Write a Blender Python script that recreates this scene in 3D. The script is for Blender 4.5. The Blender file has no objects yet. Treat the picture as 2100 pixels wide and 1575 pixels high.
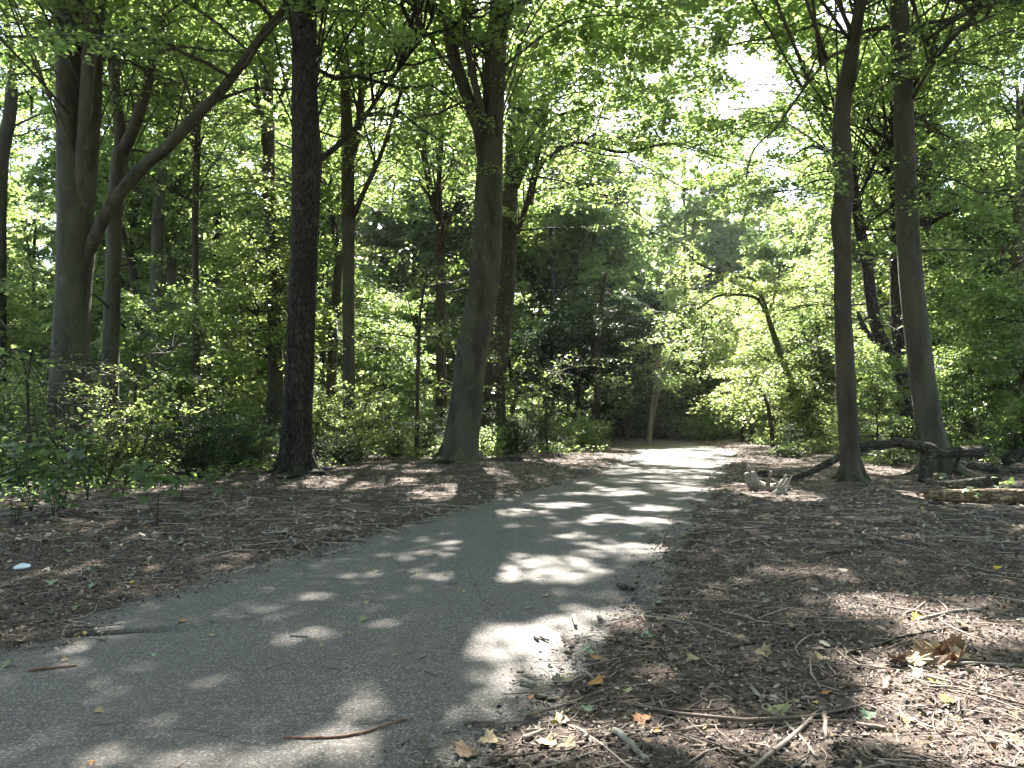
import bpy, math, random
import numpy as np
from mathutils import Vector
R = math.radians
SC = bpy.context.scene
COL = SC.collection

# ------------------------------------------------------------------ camera, sky, sun, exposure
F = 1550.0; CXP, CYP = 1050.0, 787.5
PITCH = math.atan(57.5/F); CAMZ = 1.5
cam = bpy.data.cameras.new('camera'); cam.lens = 36*F/2100; cam.sensor_width = 36; cam.clip_start = .05; cam.clip_end = 2000
camo = bpy.data.objects.new('camera', cam); COL.objects.link(camo)
camo.location = (0, 0, CAMZ); camo.rotation_euler = (math.pi/2+PITCH, 0, 0); SC.camera = camo

SUN_EL, SUN_AZ = R(47), R(0)          # azimuth from +Y, positive to the right
SUND = np.array([math.cos(SUN_EL)*math.sin(SUN_AZ), math.cos(SUN_EL)*math.cos(SUN_AZ), math.sin(SUN_EL)])
world = bpy.data.worlds.new("World"); SC.world = world; world.use_nodes = True
nt = world.node_tree; nt.nodes.clear()
wo = nt.nodes.new('ShaderNodeOutputWorld'); bg = nt.nodes.new('ShaderNodeBackground'); sky = nt.nodes.new('ShaderNodeTexSky')
sky.sky_type = 'NISHITA'; sky.sun_disc = False; sky.sun_elevation = SUN_EL; sky.sun_rotation = SUN_AZ
sky.dust_density = 2.0; sky.air_density = 1.0; sky.ozone_density = 1.0
bg.inputs[1].default_value = 0.055
nt.links.new(sky.outputs[0], bg.inputs[0]); nt.links.new(bg.outputs[0], wo.inputs[0])
sl = bpy.data.lights.new('sun', 'SUN'); sl.energy = 5.0; sl.angle = R(0.53); sl.color = (1, .955, .88)
so = bpy.data.objects.new('sun', sl); COL.objects.link(so)
so.rotation_euler = Vector(SUND).to_track_quat('Z', 'Y').to_euler(); so.location = tuple(SUND*50)
SC.view_settings.view_transform = 'Standard'; SC.view_settings.look = 'None'
SC.view_settings.exposure = 3.4; SC.view_settings.gamma = 1
cy = SC.cycles
cy.max_bounces = 6; cy.diffuse_bounces = 4; cy.glossy_bounces = 2; cy.transmission_bounces = 4; cy.transparent_max_bounces = 4
cy.use_denoising = True; cy.sample_clamp_indirect = 6; cy.caustics_reflective = False; cy.caustics_refractive = False

# ------------------------------------------------------------------ maths helpers
SP, CP = math.sin(PITCH), math.cos(PITCH)
def ray(px, py):
    a = (px-CXP)/F; b = (CYP-py)/F
    return np.array([a, CP-b*SP, SP+b*CP])
def P(px, py, Y):
    d = ray(px, py); return np.array([0, 0, CAMZ])+d*(Y/d[1])
def G(px, py):                          # pixel to flat ground
    d = ray(px, py); t = -CAMZ/d[2]; return np.array([d[0]*t, d[1]*t])
def proj(p):
    x, y, z = p[..., 0], p[..., 1], p[..., 2]-CAMZ
    dep = y*CP+z*SP; up = -y*SP+z*CP
    return CXP+F*x/dep, CYP-F*up/dep

def hash2(ix, iy, s):
    h = (ix.astype(np.int64)*374761393+iy.astype(np.int64)*668265263+s*1442695041) & 0xffffffff
    h = ((h ^ (h >> 13))*1274126177) & 0xffffffff
    return ((h ^ (h >> 16)) & 0xffff)/65535.0
def vnoise(x, y, s=0):
    ix = np.floor(x); iy = np.floor(y); fx = x-ix; fy = y-iy
    fx = fx*fx*(3-2*fx); fy = fy*fy*(3-2*fy)
    a = hash2(ix, iy, s); b = hash2(ix+1, iy, s); c = hash2(ix, iy+1, s); d = hash2(ix+1, iy+1, s)
    return (a*(1-fx)+b*fx)*(1-fy)+(c*(1-fx)+d*fx)*fy-.5
def fbm(x, y, o=4, s=0):
    r = 0; a = 1
    for i in range(o):
        r = r+a*vnoise(x, y, s+i*17); x = x*2.03+11.3; y = y*2.03+4.7; a *= .5
    return r
def ss(a, b, x):
    t = np.clip((x-a)/(b-a), 0, 1); return t*t*(3-2*t)
def nrm(v): return v/np.maximum(np.linalg.norm(v, axis=-1, keepdims=True), 1e-9)
def catmull(p, n):
    p = np.asarray(p, float); q = np.vstack([2*p[0]-p[1], p, 2*p[-1]-p[-2]])
    m = len(p)-1; t = np.linspace(0, m, n); i = np.minimum(t.astype(int), m-1); f = (t-i)[:, None]
    a, b, c, d = q[i], q[i+1], q[i+2], q[i+3]
    return .5*((2*b)+(-a+c)*f+(2*a-5*b+4*c-d)*f**2+(-a+3*b-3*c+d)*f**3)

# ------------------------------------------------------------------ mesh builder
class MB:
    def __init__(s): s.v = []; s.f = []; s.n = 0
    def add(s, v, f):                    # v (N,3); f list of (M,k) arrays
        v = np.asarray(v, float).reshape(-1, 3)
        for a in (f if isinstance(f, list) else [f]): s.f.append(np.asarray(a, np.int64)+s.n)
        s.v.append(v); s.n += len(v)
    def mesh(s, name, mat, origin=(0, 0, 0), smooth=True):
        me = bpy.data.meshes.new(name)
        v = np.vstack(s.v)-np.asarray(origin); 
        loops = np.concatenate([a.ravel() for a in s.f])
        tot = np.concatenate([np.full(len(a), a.shape[1]) for a in s.f])
        st = np.concatenate([[0], np.cumsum(tot)[:-1]])
        me.vertices.add(len(v)); me.vertices.foreach_set('co', v.astype(np.float32).ravel())
        me.loops.add(len(loops)); me.loops.foreach_set('vertex_index', loops.astype(np.int32))
        me.polygons.add(len(tot)); me.polygons.foreach_set('loop_start', st.astype(np.int32))
        me.update(calc_edges=True)
        me.polygons.foreach_set('use_smooth', np.full(len(tot), smooth))
        if mat: me.materials.append(mat)
        return me

def tubes(mb, pts, rad, sides=5, cap=True):          # pts (N,M,3), rad (N,M)
    N, M, _ = pts.shape
    t = nrm(np.gradient(pts, axis=1))
    ref = np.where(np.abs(t[:, :1, 2:3]) > .8, np.array([1., 0, 0]), np.array([0, 0, 1.]))
    a = nrm(np.cross(t, np.broadcast_to(ref, t.shape))); b = np.cross(t, a)
    th = np.arange(sides)*2*math.pi/sides
    v = pts[:, :, None]+rad[:, :, None, None]*(np.cos(th)[None, None, :, None]*a[:, :, None]+np.sin(th)[None, None, :, None]*b[:, :, None])
    i = np.arange(M-1)[:, None]*sides; j = np.arange(sides)[None]; k = (j+1) % sides
    f = np.stack([i+j, i+k, i+sides+k, i+sides+j], -1).reshape(-1, 4)
    f = (f[None]+(np.arange(N)*M*sides)[:, None, None]).reshape(-1, 4)
    fs = [f]
    if cap:
        c0 = (np.arange(sides)[None]+(np.arange(N)*M*sides)[:, None]); fs += [c0[:, ::-1], c0+(M-1)*sides]
    mb.add(v.reshape(-1, 3), fs)

def trunk_tube(mb, pts, rad, sides=20, step=.22, seed=0, rough=.03, flare=0, flare_h=.7, knob=0):
    pts = np.asarray(pts, float); L = np.linalg.norm(np.diff(pts, axis=0), axis=1).sum()
    n = max(6, int(L/step)); c = catmull(pts, n); r = catmull(np.c_[rad, rad, rad], n)[:, 0]
    t = nrm(np.gradient(c, axis=0))
    a = np.zeros_like(t); x = np.array([1., 0, 0]) if abs(t[0][0]) < .8 else np.array([0, 1., 0])
    for i in range(n):
        x = x-t[i]*np.dot(x, t[i]); x /= np.linalg.norm(x); a[i] = x
    b = np.cross(t, a); th = np.arange(sides)*2*math.pi/sides
    s = np.linspace(0, L, n)
    u = th[None]/(2*math.pi)*6+0*s[:, None]
    ns = 0
    for k, (fx, fy, am) in enumerate(((3, 1.1, 1), (5, 2.3, .6), (9, 5, .35))):
        ns = ns+am*vnoise(np.cos(th)[None]*fx*.5+50+0*s[:, None], np.sin(th)[None]*fx*.5+s[:, None]*fy*.5, seed+k)
    rr = r[:, None]*(1+rough*ns*2)
    if flare:
        w = np.exp(-s/flare_h)[:, None]
        lob = .55+.45*np.cos(th[None]*5+seed)+.35*np.cos(th[None]*3+seed*2.1)
        rr = rr*(1+flare*w*np.clip(lob, .1, 2))
    if knob: rr = rr*(1+knob*np.clip(vnoise(s*1.6+seed, s*0+seed), 0, 1)[:, None]*2)
    v = c[:, None]+rr[..., None]*(np.cos(th)[None, :, None]*a[:, None]+np.sin(th)[None, :, None]*b[:, None])
    i = np.arange(n-1)[:, None]*sides; j = np.arange(sides)[None]; k = (j+1) % sides
    f = np.stack([i+j, i+k, i+sides+k, i+sides+j], -1).reshape(-1, 4)
    mb.add(v.reshape(-1, 3), [f, (np.arange(sides)+(n-1)*sides)[None], np.arange(sides)[::-1][None]])
    return c

# leaf templates: (u along, v across, w up)
T_R = (np.array([[0, 0, 0], [.45, .33, .05], [1, 0, -.06], [.45, -.33, .05]]), [np.array([[0, 3, 2, 1]])])
T_W = (np.array([[0, 0, 0], [.4, .46, .05], [1, 0, -.06], [.5, -.44, .05]]), [np.array([[0, 3, 2, 1]])])
T_6 = (np.array([[0, 0, 0], [.28, .27, .07], [.68, .24, .05], [1, 0, -.09], [.68, -.24, .05], [.28, -.27, .07]]),
       [np.array([[0, 3, 2, 1], [0, 5, 4, 3]])])
mp = [(0, 0), (.10, .30), (.02, .52), (.25, .44), (.36, .62), (.50, .38), (.60, .20), (.74, .27), (1.0, 0)]
mpv = np.array([(a, b, .10*b-.12*a*a) for a, b in mp]+[(a, -b, .10*b-.12*a*a) for a, b in mp[1:-1]]+[(.42, 0, .02)])
nb = len(mp)+len(mp)-2; ring = list(range(len(mp)))+list(range(nb-1, len(mp)-1, -1))
T_M = (mpv, [np.array([[nb, ring[i], ring[(i+1) % nb]] for i in range(nb)])[:, ::-1]])
def leaves(mb, pos, nor, dr, size, T=T_R):
    if len(pos) == 0: return
    nor = nrm(nor); dr = nrm(dr-nor*np.sum(nor*dr, -1, keepdims=True)); sd = np.cross(nor, dr)
    t, fs = T; K = len(t); size = np.asarray(size)[:, None, None]
    v = pos[:, None]+size*(t[None, :, 0:1]*dr[:, None]+t[None, :, 1:2]*sd[:, None]+t[None, :, 2:3]*nor[:, None])
    off = (np.arange(len(pos))*K)[:, None, None]
    mb.add(v.reshape(-1, 3), [(f[None]+off).reshape(-1, f.shape[1]) for f in fs])
def spray_leaves(rng, c, d, L, n, size, tilt=.45, thick=.07, wid=.45):
    """c (S,3) starts, d (S,3) directions, L (S,), n leaves each -> pos,nor,dir,size"""
    S = len(c); d = nrm(d); up = np.array([0, 0, 1.]); sd = nrm(np.cross(d, up)+1e-6)
    t = rng.random((S, n))**.8; s = rng.uniform(-1, 1, (S, n))*wid*(1.05-.75*t)*(.35+.65*ss(0, .3, t))
    pos = c[:, None]+d[:, None]*(L[:, None]*t)[..., None]+sd[:, None]*(L[:, None]*s)[..., None]
    pos = pos+up*(-.10*L[:, None]*t**2+rng.normal(0, 1, (S, n))*thick-.12*np.abs(s)*L[:, None])[..., None]
    nor = up+rng.normal(0, tilt, (S, n, 3)); side = np.sign(s)[..., None]
    dr = d[:, None]*.7+sd[:, None]*side*.8+rng.normal(0, .35, (S, n, 3))
    sz = size*rng.uniform(.65, 1.25, (S, n))*np.exp(rng.normal(-.04, .26, (S, 1)))
    return pos.reshape(-1, 3), nor.reshape(-1, 3), dr.reshape(-1, 3), sz.ravel()

# ------------------------------------------------------------------ materials
def mat(name):
    m = bpy.data.materials.new(name); m.use_nodes = True; n = m.node_tree; n.nodes.clear()
    return m, n, n.nodes.new('ShaderNodeOutputMaterial')
def N(n, t, **k):
    o = n.nodes.new(t)
    for a, b in k.items():
        if a.startswith('i_'):
            key = a[2:]; key = int(key) if key.isdigit() else key
            o.inputs[key].default_value = b
        else: setattr(o, a, b)
    return o
def ramp(n, fac, stops, interp='LINEAR'):
    r = n.nodes.new('ShaderNodeValToRGB'); r.color_ramp.interpolation = interp
    e = r.color_ramp.elements
    while len(e) < len(stops): e.new(.5)
    for i, (p, c) in enumerate(stops): e[i].position = p; e[i].color = (*c, 1) if len(c) == 3 else c
    n.links.new(fac, r.inputs[0]); return r.outputs[0]
def mix(n, f, a, b, t='MIX'):
    m = n.nodes.new('ShaderNodeMix'); m.data_type = 'RGBA'; m.blend_type = t
    for k, v in ((0, f), (6, a), (7, b)):
        if hasattr(v, 'default_value'): n.links.new(v, m.inputs[k])
        else: m.inputs[k].default_value = v if k == 0 else (*v, 1)
    return m.outputs[2]
def math_(n, op, a, b=0.):
    m = n.nodes.new('ShaderNodeMath'); m.operation = op
    for k, v in ((0, a), (1, b)):
        if hasattr(v, 'default_value'): n.links.new(v, m.inputs[k])
        else: m.inputs[k].default_value = v
    return m.outputs[0]
def noise(n, vec, scale, detail=4, rough=.55):
    o = N(n, 'ShaderNodeTexNoise', i_Scale=scale, i_Detail=detail, i_Roughness=rough); n.links.new(vec, o.inputs['Vector']); return o.outputs[0]
def mapping(n, vec, sc):
    o = N(n, 'ShaderNodeMapping'); o.inputs['Scale'].default_value = sc; n.links.new(vec, o.inputs[0]); return o.outputs[0]

def leaf_mat(name, refl, trans, gloss=.45, spec=.35, tf=.56):
    """refl / trans: two colours each, picked at random leaf by leaf"""
    m, n, out = mat(name)
    g = N(n, 'ShaderNodeNewGeometry'); rnd = g.outputs['Random Per Island']
    rc = ramp(n, rnd, [(0, refl[0]), (.6, tuple((a+b)/2 for a, b in zip(*refl))), (1, refl[1])])
    tc = ramp(n, rnd, [(0, trans[0]), (.6, tuple((a+b)/2 for a, b in zip(*trans))), (1, trans[1])])
    p = N(n, 'ShaderNodeBsdfPrincipled'); p.inputs['Roughness'].default_value = gloss; p.inputs['Specular IOR Level'].default_value = spec
    t = N(n, 'ShaderNodeBsdfTranslucent'); mx = N(n, 'ShaderNodeMixShader'); mx.inputs[0].default_value = tf
    n.links.new(rc, p.inputs['Base Color']); n.links.new(tc, t.inputs[0])
    n.links.new(p.outputs[0], mx.inputs[1]); n.links.new(t.outputs[0], mx.inputs[2]); n.links.new(mx.outputs[0], out.inputs[0])
    return m
M = {}
M['leaf'] = leaf_mat('beech leaf', ((.048, .080, .024), (.078, .115, .036)), ((.20, .325, .07), (.42, .515, .17)))
M['leaf_far'] = leaf_mat('sunlit leaf', ((.055, .10, .022), (.09, .14, .03)), ((.26, .40, .10), (.50, .59, .22)))  # a paler green than the beech leaf, for the lighter kinds of foliage
M['leaf_yellow'] = leaf_mat('yellow green leaf', ((.07, .11, .02), (.11, .14, .03)), ((.30, .42, .10), (.53, .60, .21)))
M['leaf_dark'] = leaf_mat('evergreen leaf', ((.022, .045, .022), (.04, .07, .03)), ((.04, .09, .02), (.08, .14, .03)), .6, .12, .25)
M['leaf_maple'] = leaf_mat('maple leaf', ((.055, .09, .035), (.085, .12, .045)), ((.18, .28, .07), (.28, .38, .10)), .45, .4, .4)

def bark_mat(name, dark, light, kind):
    m, n, out = mat(name); tc = N(n, 'ShaderNodeTexCoord').outputs['Object']
    p = N(n, 'ShaderNodeBsdfPrincipled'); p.inputs['Roughness'].default_value = .85; p.inputs['Specular IOR Level'].default_value = .25
    big = noise(n, mapping(n, tc, (1.5, 1.5, .5)), 1.6, 5, .6)
    if kind == 'smooth':
        rings = noise(n, mapping(n, tc, (1.6, 1.6, 7)), 1.5, 7, .68)
        streak = noise(n, mapping(n, tc, (9, 9, .55)), 1.3, 5, .6)
        c = mix(n, ramp(n, big, [(.35, (0, 0, 0)), (.65, (1, 1, 1))]), dark, light)
        c = mix(n, ramp(n, rings, [(.30, (.4, .4, .4)), (.42, (0, 0, 0))]), c, tuple(x*.5 for x in dark))
        c = mix(n, ramp(n, streak, [(.52, (0, 0, 0)), (.72, (.55, .55, .55))]), c, (light[0]*.8, light[1]*1.02, light[2]*.6))
        h = math_(n, 'ADD', math_(n, 'MULTIPLY', rings, .35), math_(n, 'MULTIPLY', big, 1.5)); st, ds = .7, .03
    else:
        ax_ = (16, 16, 2.0) if kind == 'rough' else (3.0, 14, 14)
        fis = noise(n, mapping(n, tc, ax_), 1.4, 5, .62)
        vo = N(n, 'ShaderNodeTexVoronoi', feature='DISTANCE_TO_EDGE', i_Scale=1.6); n.links.new(mapping(n, tc, (15, 15, 3.2) if kind == 'rough' else (4, 15, 15)), vo.inputs['Vector'])
        ridge = math_(n, 'MULTIPLY', math_(n, 'MINIMUM', math_(n, 'MULTIPLY', vo.outputs['Distance'], 3.2), 1.), fis)
        c = mix(n, ramp(n, ridge, [(.06, (0, 0, 0)), (.5, (1, 1, 1))]), tuple(x*.5 for x in dark), light)
        c = mix(n, ramp(n, big, [(.45, (0, 0, 0)), (.75, (.6, .6, .6))]), c, (dark[0]*.9, dark[1]*1.1, dark[2]*.7))
        h = ridge; st, ds = 1., .05
    lich = noise(n, mapping(n, tc, (1, 1, .6)), 5.5, 6, .7)
    c = mix(n, ramp(n, lich, [(.56, (0, 0, 0)), (.66, (.7, .7, .7))]), c, (light[0]*1.5, light[1]*1.6, light[2]*1.5))
    c = mix(n, ramp(n, noise(n, mapping(n, tc, (1, 1, .35)), 2.6, 5, .65), [(.36, (.75, .75, .75)), (.47, (0, 0, 0))]), c, (dark[0]*.55, dark[1]*.6, dark[2]*.5))
    sep = N(n, 'ShaderNodeSeparateXYZ'); n.links.new(tc, sep.inputs[0])
    moss = math_(n, 'MULTIPLY', ramp(n, math_(n, 'ADD', sep.outputs[2], math_(n, 'MULTIPLY', big, .5)), [(.15, (.8, .8, .8)), (.6, (0, 0, 0))]), ramp(n, noise(n, tc, 5, 5, .7), [(.45, (0, 0, 0)), (.6, (1, 1, 1))]))
    if kind != 'log': c = mix(n, moss, c, (.06, .075, .022))
    n.links.new(c, p.inputs['Base Color'])
    b = N(n, 'ShaderNodeBump'); b.inputs['Strength'].default_value = st; b.inputs['Distance'].default_value = ds
    n.links.new(h, b.inputs['Height']); n.links.new(b.outputs[0], p.inputs['Normal']); n.links.new(p.outputs[0], out.inputs[0])
    return m
M['bark'] = bark_mat('smooth grey bark', (.040, .037, .025), (.082, .077, .053), 'smooth')
M['bark_rough'] = bark_mat('furrowed brown bark', (.026, .020, .016), (.075, .06, .048), 'rough')
M['bark_grey_rough'] = bark_mat('furrowed grey bark', (.045, .036, .027), (.12, .10, .08), 'rough')
M['bark_mid'] = bark_mat('grey brown bark', (.034, .028, .019), (.066, .057, .038), 'smooth')
M['bark_pale'] = bark_mat('pale bark', (.12, .11, .085), (.21, .19, .15), 'smooth')

def simple(name, stops, scale=6, rough=.85, bump=.3, island=False, stretch=(1, 1, 1), spec=.25):
    m, n, out = mat(name); p = N(n, 'ShaderNodeBsdfPrincipled'); p.inputs['Roughness'].default_value = rough; p.inputs['Specular IOR Level'].default_value = spec
    tc = N(n, 'ShaderNodeTexCoord').outputs['Object']; nz = noise(n, mapping(n, tc, stretch), scale, 6, .6)
    f = N(n, 'ShaderNodeNewGeometry').outputs['Random Per Island'] if island else nz
    c = ramp(n, f, stops)
    if island: c = mix(n, .5, c, mix(n, nz, (.25, .25, .25), (1, 1, 1)), 'MULTIPLY')
    n.links.new(c, p.inputs['Base Color'])
    b = N(n, 'ShaderNodeBump'); b.inputs['Strength'].default_value = bump; b.inputs['Distance'].default_value = .01
    n.links.new(nz, b.inputs['Height']); n.links.new(b.outputs[0], p.inputs['Normal']); n.links.new(p.outputs[0], out.inputs[0])
    return m
M['litter'] = simple('leaf litter', [(0, (.07, .05, .038)), (.3, (.17, .13, .105)), (.6, (.30, .24, .20)), (.8, (.42, .36, .30)), (.95, (.24, .23, .14)), (.992, (.36, .24, .08)), (1, (.36, .15, .06))], 30, .75, .4, True)
M['twig'] = simple('dead twig', [(0, (.06, .042, .034)), (.5, (.19, .145, .115)), (1, (.40, .33, .27))], 40, .8, .5, True)
M['clod'] = simple('soil crumb', [(0, (.04, .028, .023)), (.6, (.11, .08, .068)), (1, (.22, .17, .145))], 60, .9, .8, True)
M['deadwood'] = simple('weathered wood', [(.3, (.12, .10, .08)), (.5, (.21, .185, .15)), (.68, (.34, .31, .265))], 9, .85, .9)
M['barklog'] = bark_mat('mossy dead branch', (.045, .038, .028), (.12, .108, .08), 'log')
M['orangewood'] = bark_mat('peeled wood', (.15, .09, .06), (.36, .25, .17), 'log')
M['redstick'] = simple('reddish stick', [(.3, (.10, .05, .035)), (.6, (.2, .11, .08)), (.8, (.32, .2, .15))], 30, .7, .4)

def ground_mat():
    m, n, out = mat('forest soil'); p = N(n, 'ShaderNodeBsdfPrincipled'); p.inputs['Roughness'].default_value = .9; p.inputs['Specular IOR Level'].default_value = .2
    tc = N(n, 'ShaderNodeTexCoord').outputs['Object']
    a = noise(n, tc, .9, 5, .6); b_ = noise(n, tc, 14, 6, .65); c_ = noise(n, tc, 70, 4, .6)
    vo = N(n, 'ShaderNodeTexVoronoi', i_Scale=26); n.links.new(tc, vo.inputs['Vector']); 
    c = ramp(n, b_, [(.3, (.034, .024, .020)), (.5, (.062, .045, .038)), (.7, (.10, .076, .062))])
    c = mix(n, ramp(n, a, [(.42, (0, 0, 0)), (.62, (.7, .7, .7))]), c, (.082, .064, .054))
    sp = N(n, 'ShaderNodeSeparateColor'); n.links.new(vo.outputs['Color'], sp.inputs[0])
    c = mix(n, ramp(n, sp.outputs[0], [(.72, (0, 0, 0)), (.80, (.75, .75, .75))]), c, (.15, .11, .08))
    c = mix(n, ramp(n, sp.outputs[1], [(.80, (0, 0, 0)), (.88, (.7, .7, .7))]), c, (.02, .014, .012))
    n.links.new(c, p.inputs['Base Color'])
    h = math_(n, 'ADD', math_(n, 'MULTIPLY', b_, 1.), math_(n, 'ADD', math_(n, 'MULTIPLY', c_, .35), math_(n, 'MULTIPLY', sp.outputs[0], .25)))
    b = N(n, 'ShaderNodeBump'); b.inputs['Strength'].default_value = .9; b.inputs['Distance'].default_value = .035
    n.links.new(h, b.inputs['Height']); n.links.new(b.outputs[0], p.inputs['Normal']); n.links.new(p.outputs[0], out.inputs[0]); return m
def asphalt_mat():
    m, n, out = mat('worn asphalt'); p = N(n, 'ShaderNodeBsdfPrincipled'); p.inputs['Roughness'].default_value = .8; p.inputs['Specular IOR Level'].default_value = .35
    tc = N(n, 'ShaderNodeTexCoord').outputs['Object']
    vo = N(n, 'ShaderNodeTexVoronoi', i_Scale=150); n.links.new(tc, vo.inputs['Vector']); sp = N(n, 'ShaderNodeSeparateColor'); n.links.new(vo.outputs['Color'], sp.inputs[0])
    v2 = N(n, 'ShaderNodeTexVoronoi', i_Scale=85); n.links.new(tc, v2.inputs['Vector']); s2 = N(n, 'ShaderNodeSeparateColor'); n.links.new(v2.outputs['Color'], s2.inputs[0])
    big = noise(n, tc, .8, 5, .6); fine = noise(n, tc, 60, 4, .7)
    c = ramp(n, sp.outputs[0], [(0, (.048, .042, .038)), (.5, (.090, .079, .073)), (.85, (.136, .120, .111)), (1, (.25, .225, .205))])
    c = mix(n, ramp(n, s2.outputs[1], [(.86, (0, 0, 0)), (.92, (.6, .6, .6))]), c, (.30, .28, .25))
    c = mix(n, ramp(n, s2.outputs[0], [(.0, (.8, .8, .8)), (.16, (0, 0, 0))]), c, (.035, .032, .03))
    c = mix(n, ramp(n, big, [(.4, (0, 0, 0)), (.7, (.45, .45, .45))]), c, (.10, .092, .08))
    c = mix(n, ramp(n, noise(n, tc, 5, 6, .7), [(.60, (0, 0, 0)), (.74, (.55, .55, .55))]), c, (.07, .052, .042))
    dist = N(n, 'ShaderNodeVectorMath', operation='ADD'); nz = N(n, 'ShaderNodeTexNoise', i_Scale=1.7, i_Detail=5); n.links.new(tc, nz.inputs['Vector']); n.links.new(tc, dist.inputs[0]); n.links.new(nz.outputs['Color'], dist.inputs[1])
    ck = N(n, 'ShaderNodeTexVoronoi', feature='DISTANCE_TO_EDGE', i_Scale=.42); n.links.new(dist.outputs[0], ck.inputs['Vector'])
    crack = math_(n, 'MULTIPLY', ramp(n, ck.outputs['Distance'], [(0, (1, 1, 1)), (.006, (0, 0, 0))]), ramp(n, noise(n, tc, 1.1, 3), [(.48, (0, 0, 0)), (.56, (.8, .8, .8))]))
    c = mix(n, crack, c, (.02, .017, .014))
    c = mix(n, ramp(n, noise(n, tc, 2.1, 7, .75), [(.52, (0, 0, 0)), (.7, (.5, .5, .5))]), c, (.125, .11, .088))
    n.links.new(c, p.inputs['Base Color'])
    h = math_(n, 'SUBTRACT', math_(n, 'ADD', math_(n, 'MULTIPLY', vo.outputs['Distance'], -1.2), fine), math_(n, 'MULTIPLY', crack, 2.5))
    b = N(n, 'ShaderNodeBump'); b.inputs['Strength'].default_value = .55; b.inputs['Distance'].default_value = .006
    n.links.new(h, b.inputs['Height']); n.links.new(b.outputs[0], p.inputs['Normal']); n.links.new(p.outputs[0], out.inputs[0]); return m

# ------------------------------------------------------------------ object helpers
def tag(o, label=None, cat=None, group=None, kind=None):
    if label: o['label'] = label
    if cat: o['category'] = cat
    if group: o['group'] = group
    if kind: o['kind'] = kind
    return o
def link(name, me, parent=None, loc=(0, 0, 0)):
    o = bpy.data.objects.new(name, me); COL.objects.link(o)
    if parent: o.parent = parent
    o.location = loc; return o
def empty(name, loc, label, cat, group=None):
    e = bpy.data.objects.new(name, None); COL.objects.link(e); e.location = tuple(loc); e.empty_display_size = .2
    return tag(e, label, cat, group)
def copy_tree(src, loc, rz, sc, label, group):
    r = src.copy(); COL.objects.link(r); r.location = tuple(loc); r.rotation_euler = (0, 0, rz); r.scale = (sc, sc, sc)
    r['label'] = label; r['group'] = group
    for ch in [c for c in src.children]:
        c = ch.copy(); COL.objects.link(c); c.parent = r
    return r

# ------------------------------------------------------------------ ground and path
LE = [(-200, 1372), (0, 1307), (187, 1260), (333, 1213), (500, 1173), (700, 1117), (827, 1082), (943, 1048), (1033, 1022), (1167, 988), (1233, 968), (1270, 950), (1300, 934), (1312, 922)]
RE = [(947, 1552), (1033, 1490), (1100, 1448), (1160, 1395), (1193, 1345), (1235, 1290), (1290, 1245), (1345, 1180), (1375, 1110), (1415, 1050), (1455, 1005), (1480, 965), (1492, 940), (1490, 922)]
LEg = [(-30, -16), (-13, -3.5)]+[tuple(G(*p)) for p in LE]+[(4.6, 36), (2.5, 40.5), (-2, 44)]
REg = [(-27, -20), (-9.5, -5.5), (-3.2, .6)]+[tuple(G(*p)) for p in RE]+[(8.6, 38), (6.4, 43.5), (0, 48)]
def resample(pl, n):
    pl = np.array(pl); c = catmull(np.c_[pl, np.zeros(len(pl))], 400)[:, :2]
    s = np.r_[0, np.cumsum(np.linalg.norm(np.diff(c, axis=0), axis=1))]; t = np.linspace(0, s[-1], n)
    return np.c_[np.interp(t, s, c[:, 0]), np.interp(t, s, c[:, 1])]
LP, RP = resample(LEg, 260), resample(REg, 260)
POLY = np.vstack([resample(LEg, 60), resample(REg, 60)[::-1]])
def pathdist(x, y):                       # >0 outside the path
    x = np.asarray(x, float); y = np.asarray(y, float); d = np.full(x.shape, 1e9); ins = np.zeros(x.shape, bool)
    for i in range(len(POLY)):
        a = POLY[i]; b = POLY[(i+1) % len(POLY)]; ab = b-a
        t = np.clip(((x-a[0])*ab[0]+(y-a[1])*ab[1])/(ab@ab), 0, 1)
        d = np.minimum(d, np.hypot(x-a[0]-t*ab[0], y-a[1]-t*ab[1]))
        c = ((a[1] > y) != (b[1] > y)) & (x < (b[0]-a[0])*(y-a[1])/(b[1]-a[1]+1e-12)+a[0]); ins ^= c
    return np.where(ins, -d, d)
MOUND = [G(*b) for b in ((140, 968), (608, 985), (940, 955), (1748, 998), (1928, 985), (1017, 915))]
def gh(x, y, detail=True):
    x = np.asarray(x, float); y = np.asarray(y, float); d = pathdist(x, y)
    e = ss(-.18, .5, d+.42*fbm(x*2.2, y*2.2, 3, 5)*.6)
    z = -.045+.075*e+ss(.3, 4, d)*(.16*fbm(x*.35, y*.35, 3, 9)+.03)
    for mx, my in MOUND: z = z+.11*np.exp(-(np.hypot(x-mx, y-my)/.75)**2)
    if detail: z = z+ss(-.1, .3, d)*(.035*fbm(x*3.1, y*3.1, 3, 2)+.016*fbm(x*14, y*14, 3, 31))
    return z
def axis(lo, hi, c0, c1, fine, grow):
    a = [c0]
    while a[-1] < c1: a.append(a[-1]+fine)
    s = fine
    while a[-1] < hi: s *= grow; a.append(a[-1]+s)
    b = [c0]; s = fine
    while b[-1] > lo: s *= grow; b.append(b[-1]-s)
    return np.array(b[:0:-1]+a)
gx = axis(-400, 400, -5, 6.5, .032, 1.05); gy = axis(-60, 700, 2.4, 11, .03, 1.025)
X, Y = np.meshgrid(gx, gy); Z = gh(X, Y)
mb = MB(); nx = len(gx); i = (np.arange(len(gy)-1)[:, None]*nx+np.arange(nx-1)[None]).ravel()
mb.add(np.stack([X, Y, Z], -1), np.stack([i, i+1, i+nx+1, i+nx], -1))
tag(link('ground', mb.mesh('ground', ground_mat())), 'dark brown forest soil either side of the path', kind='structure')
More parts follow.
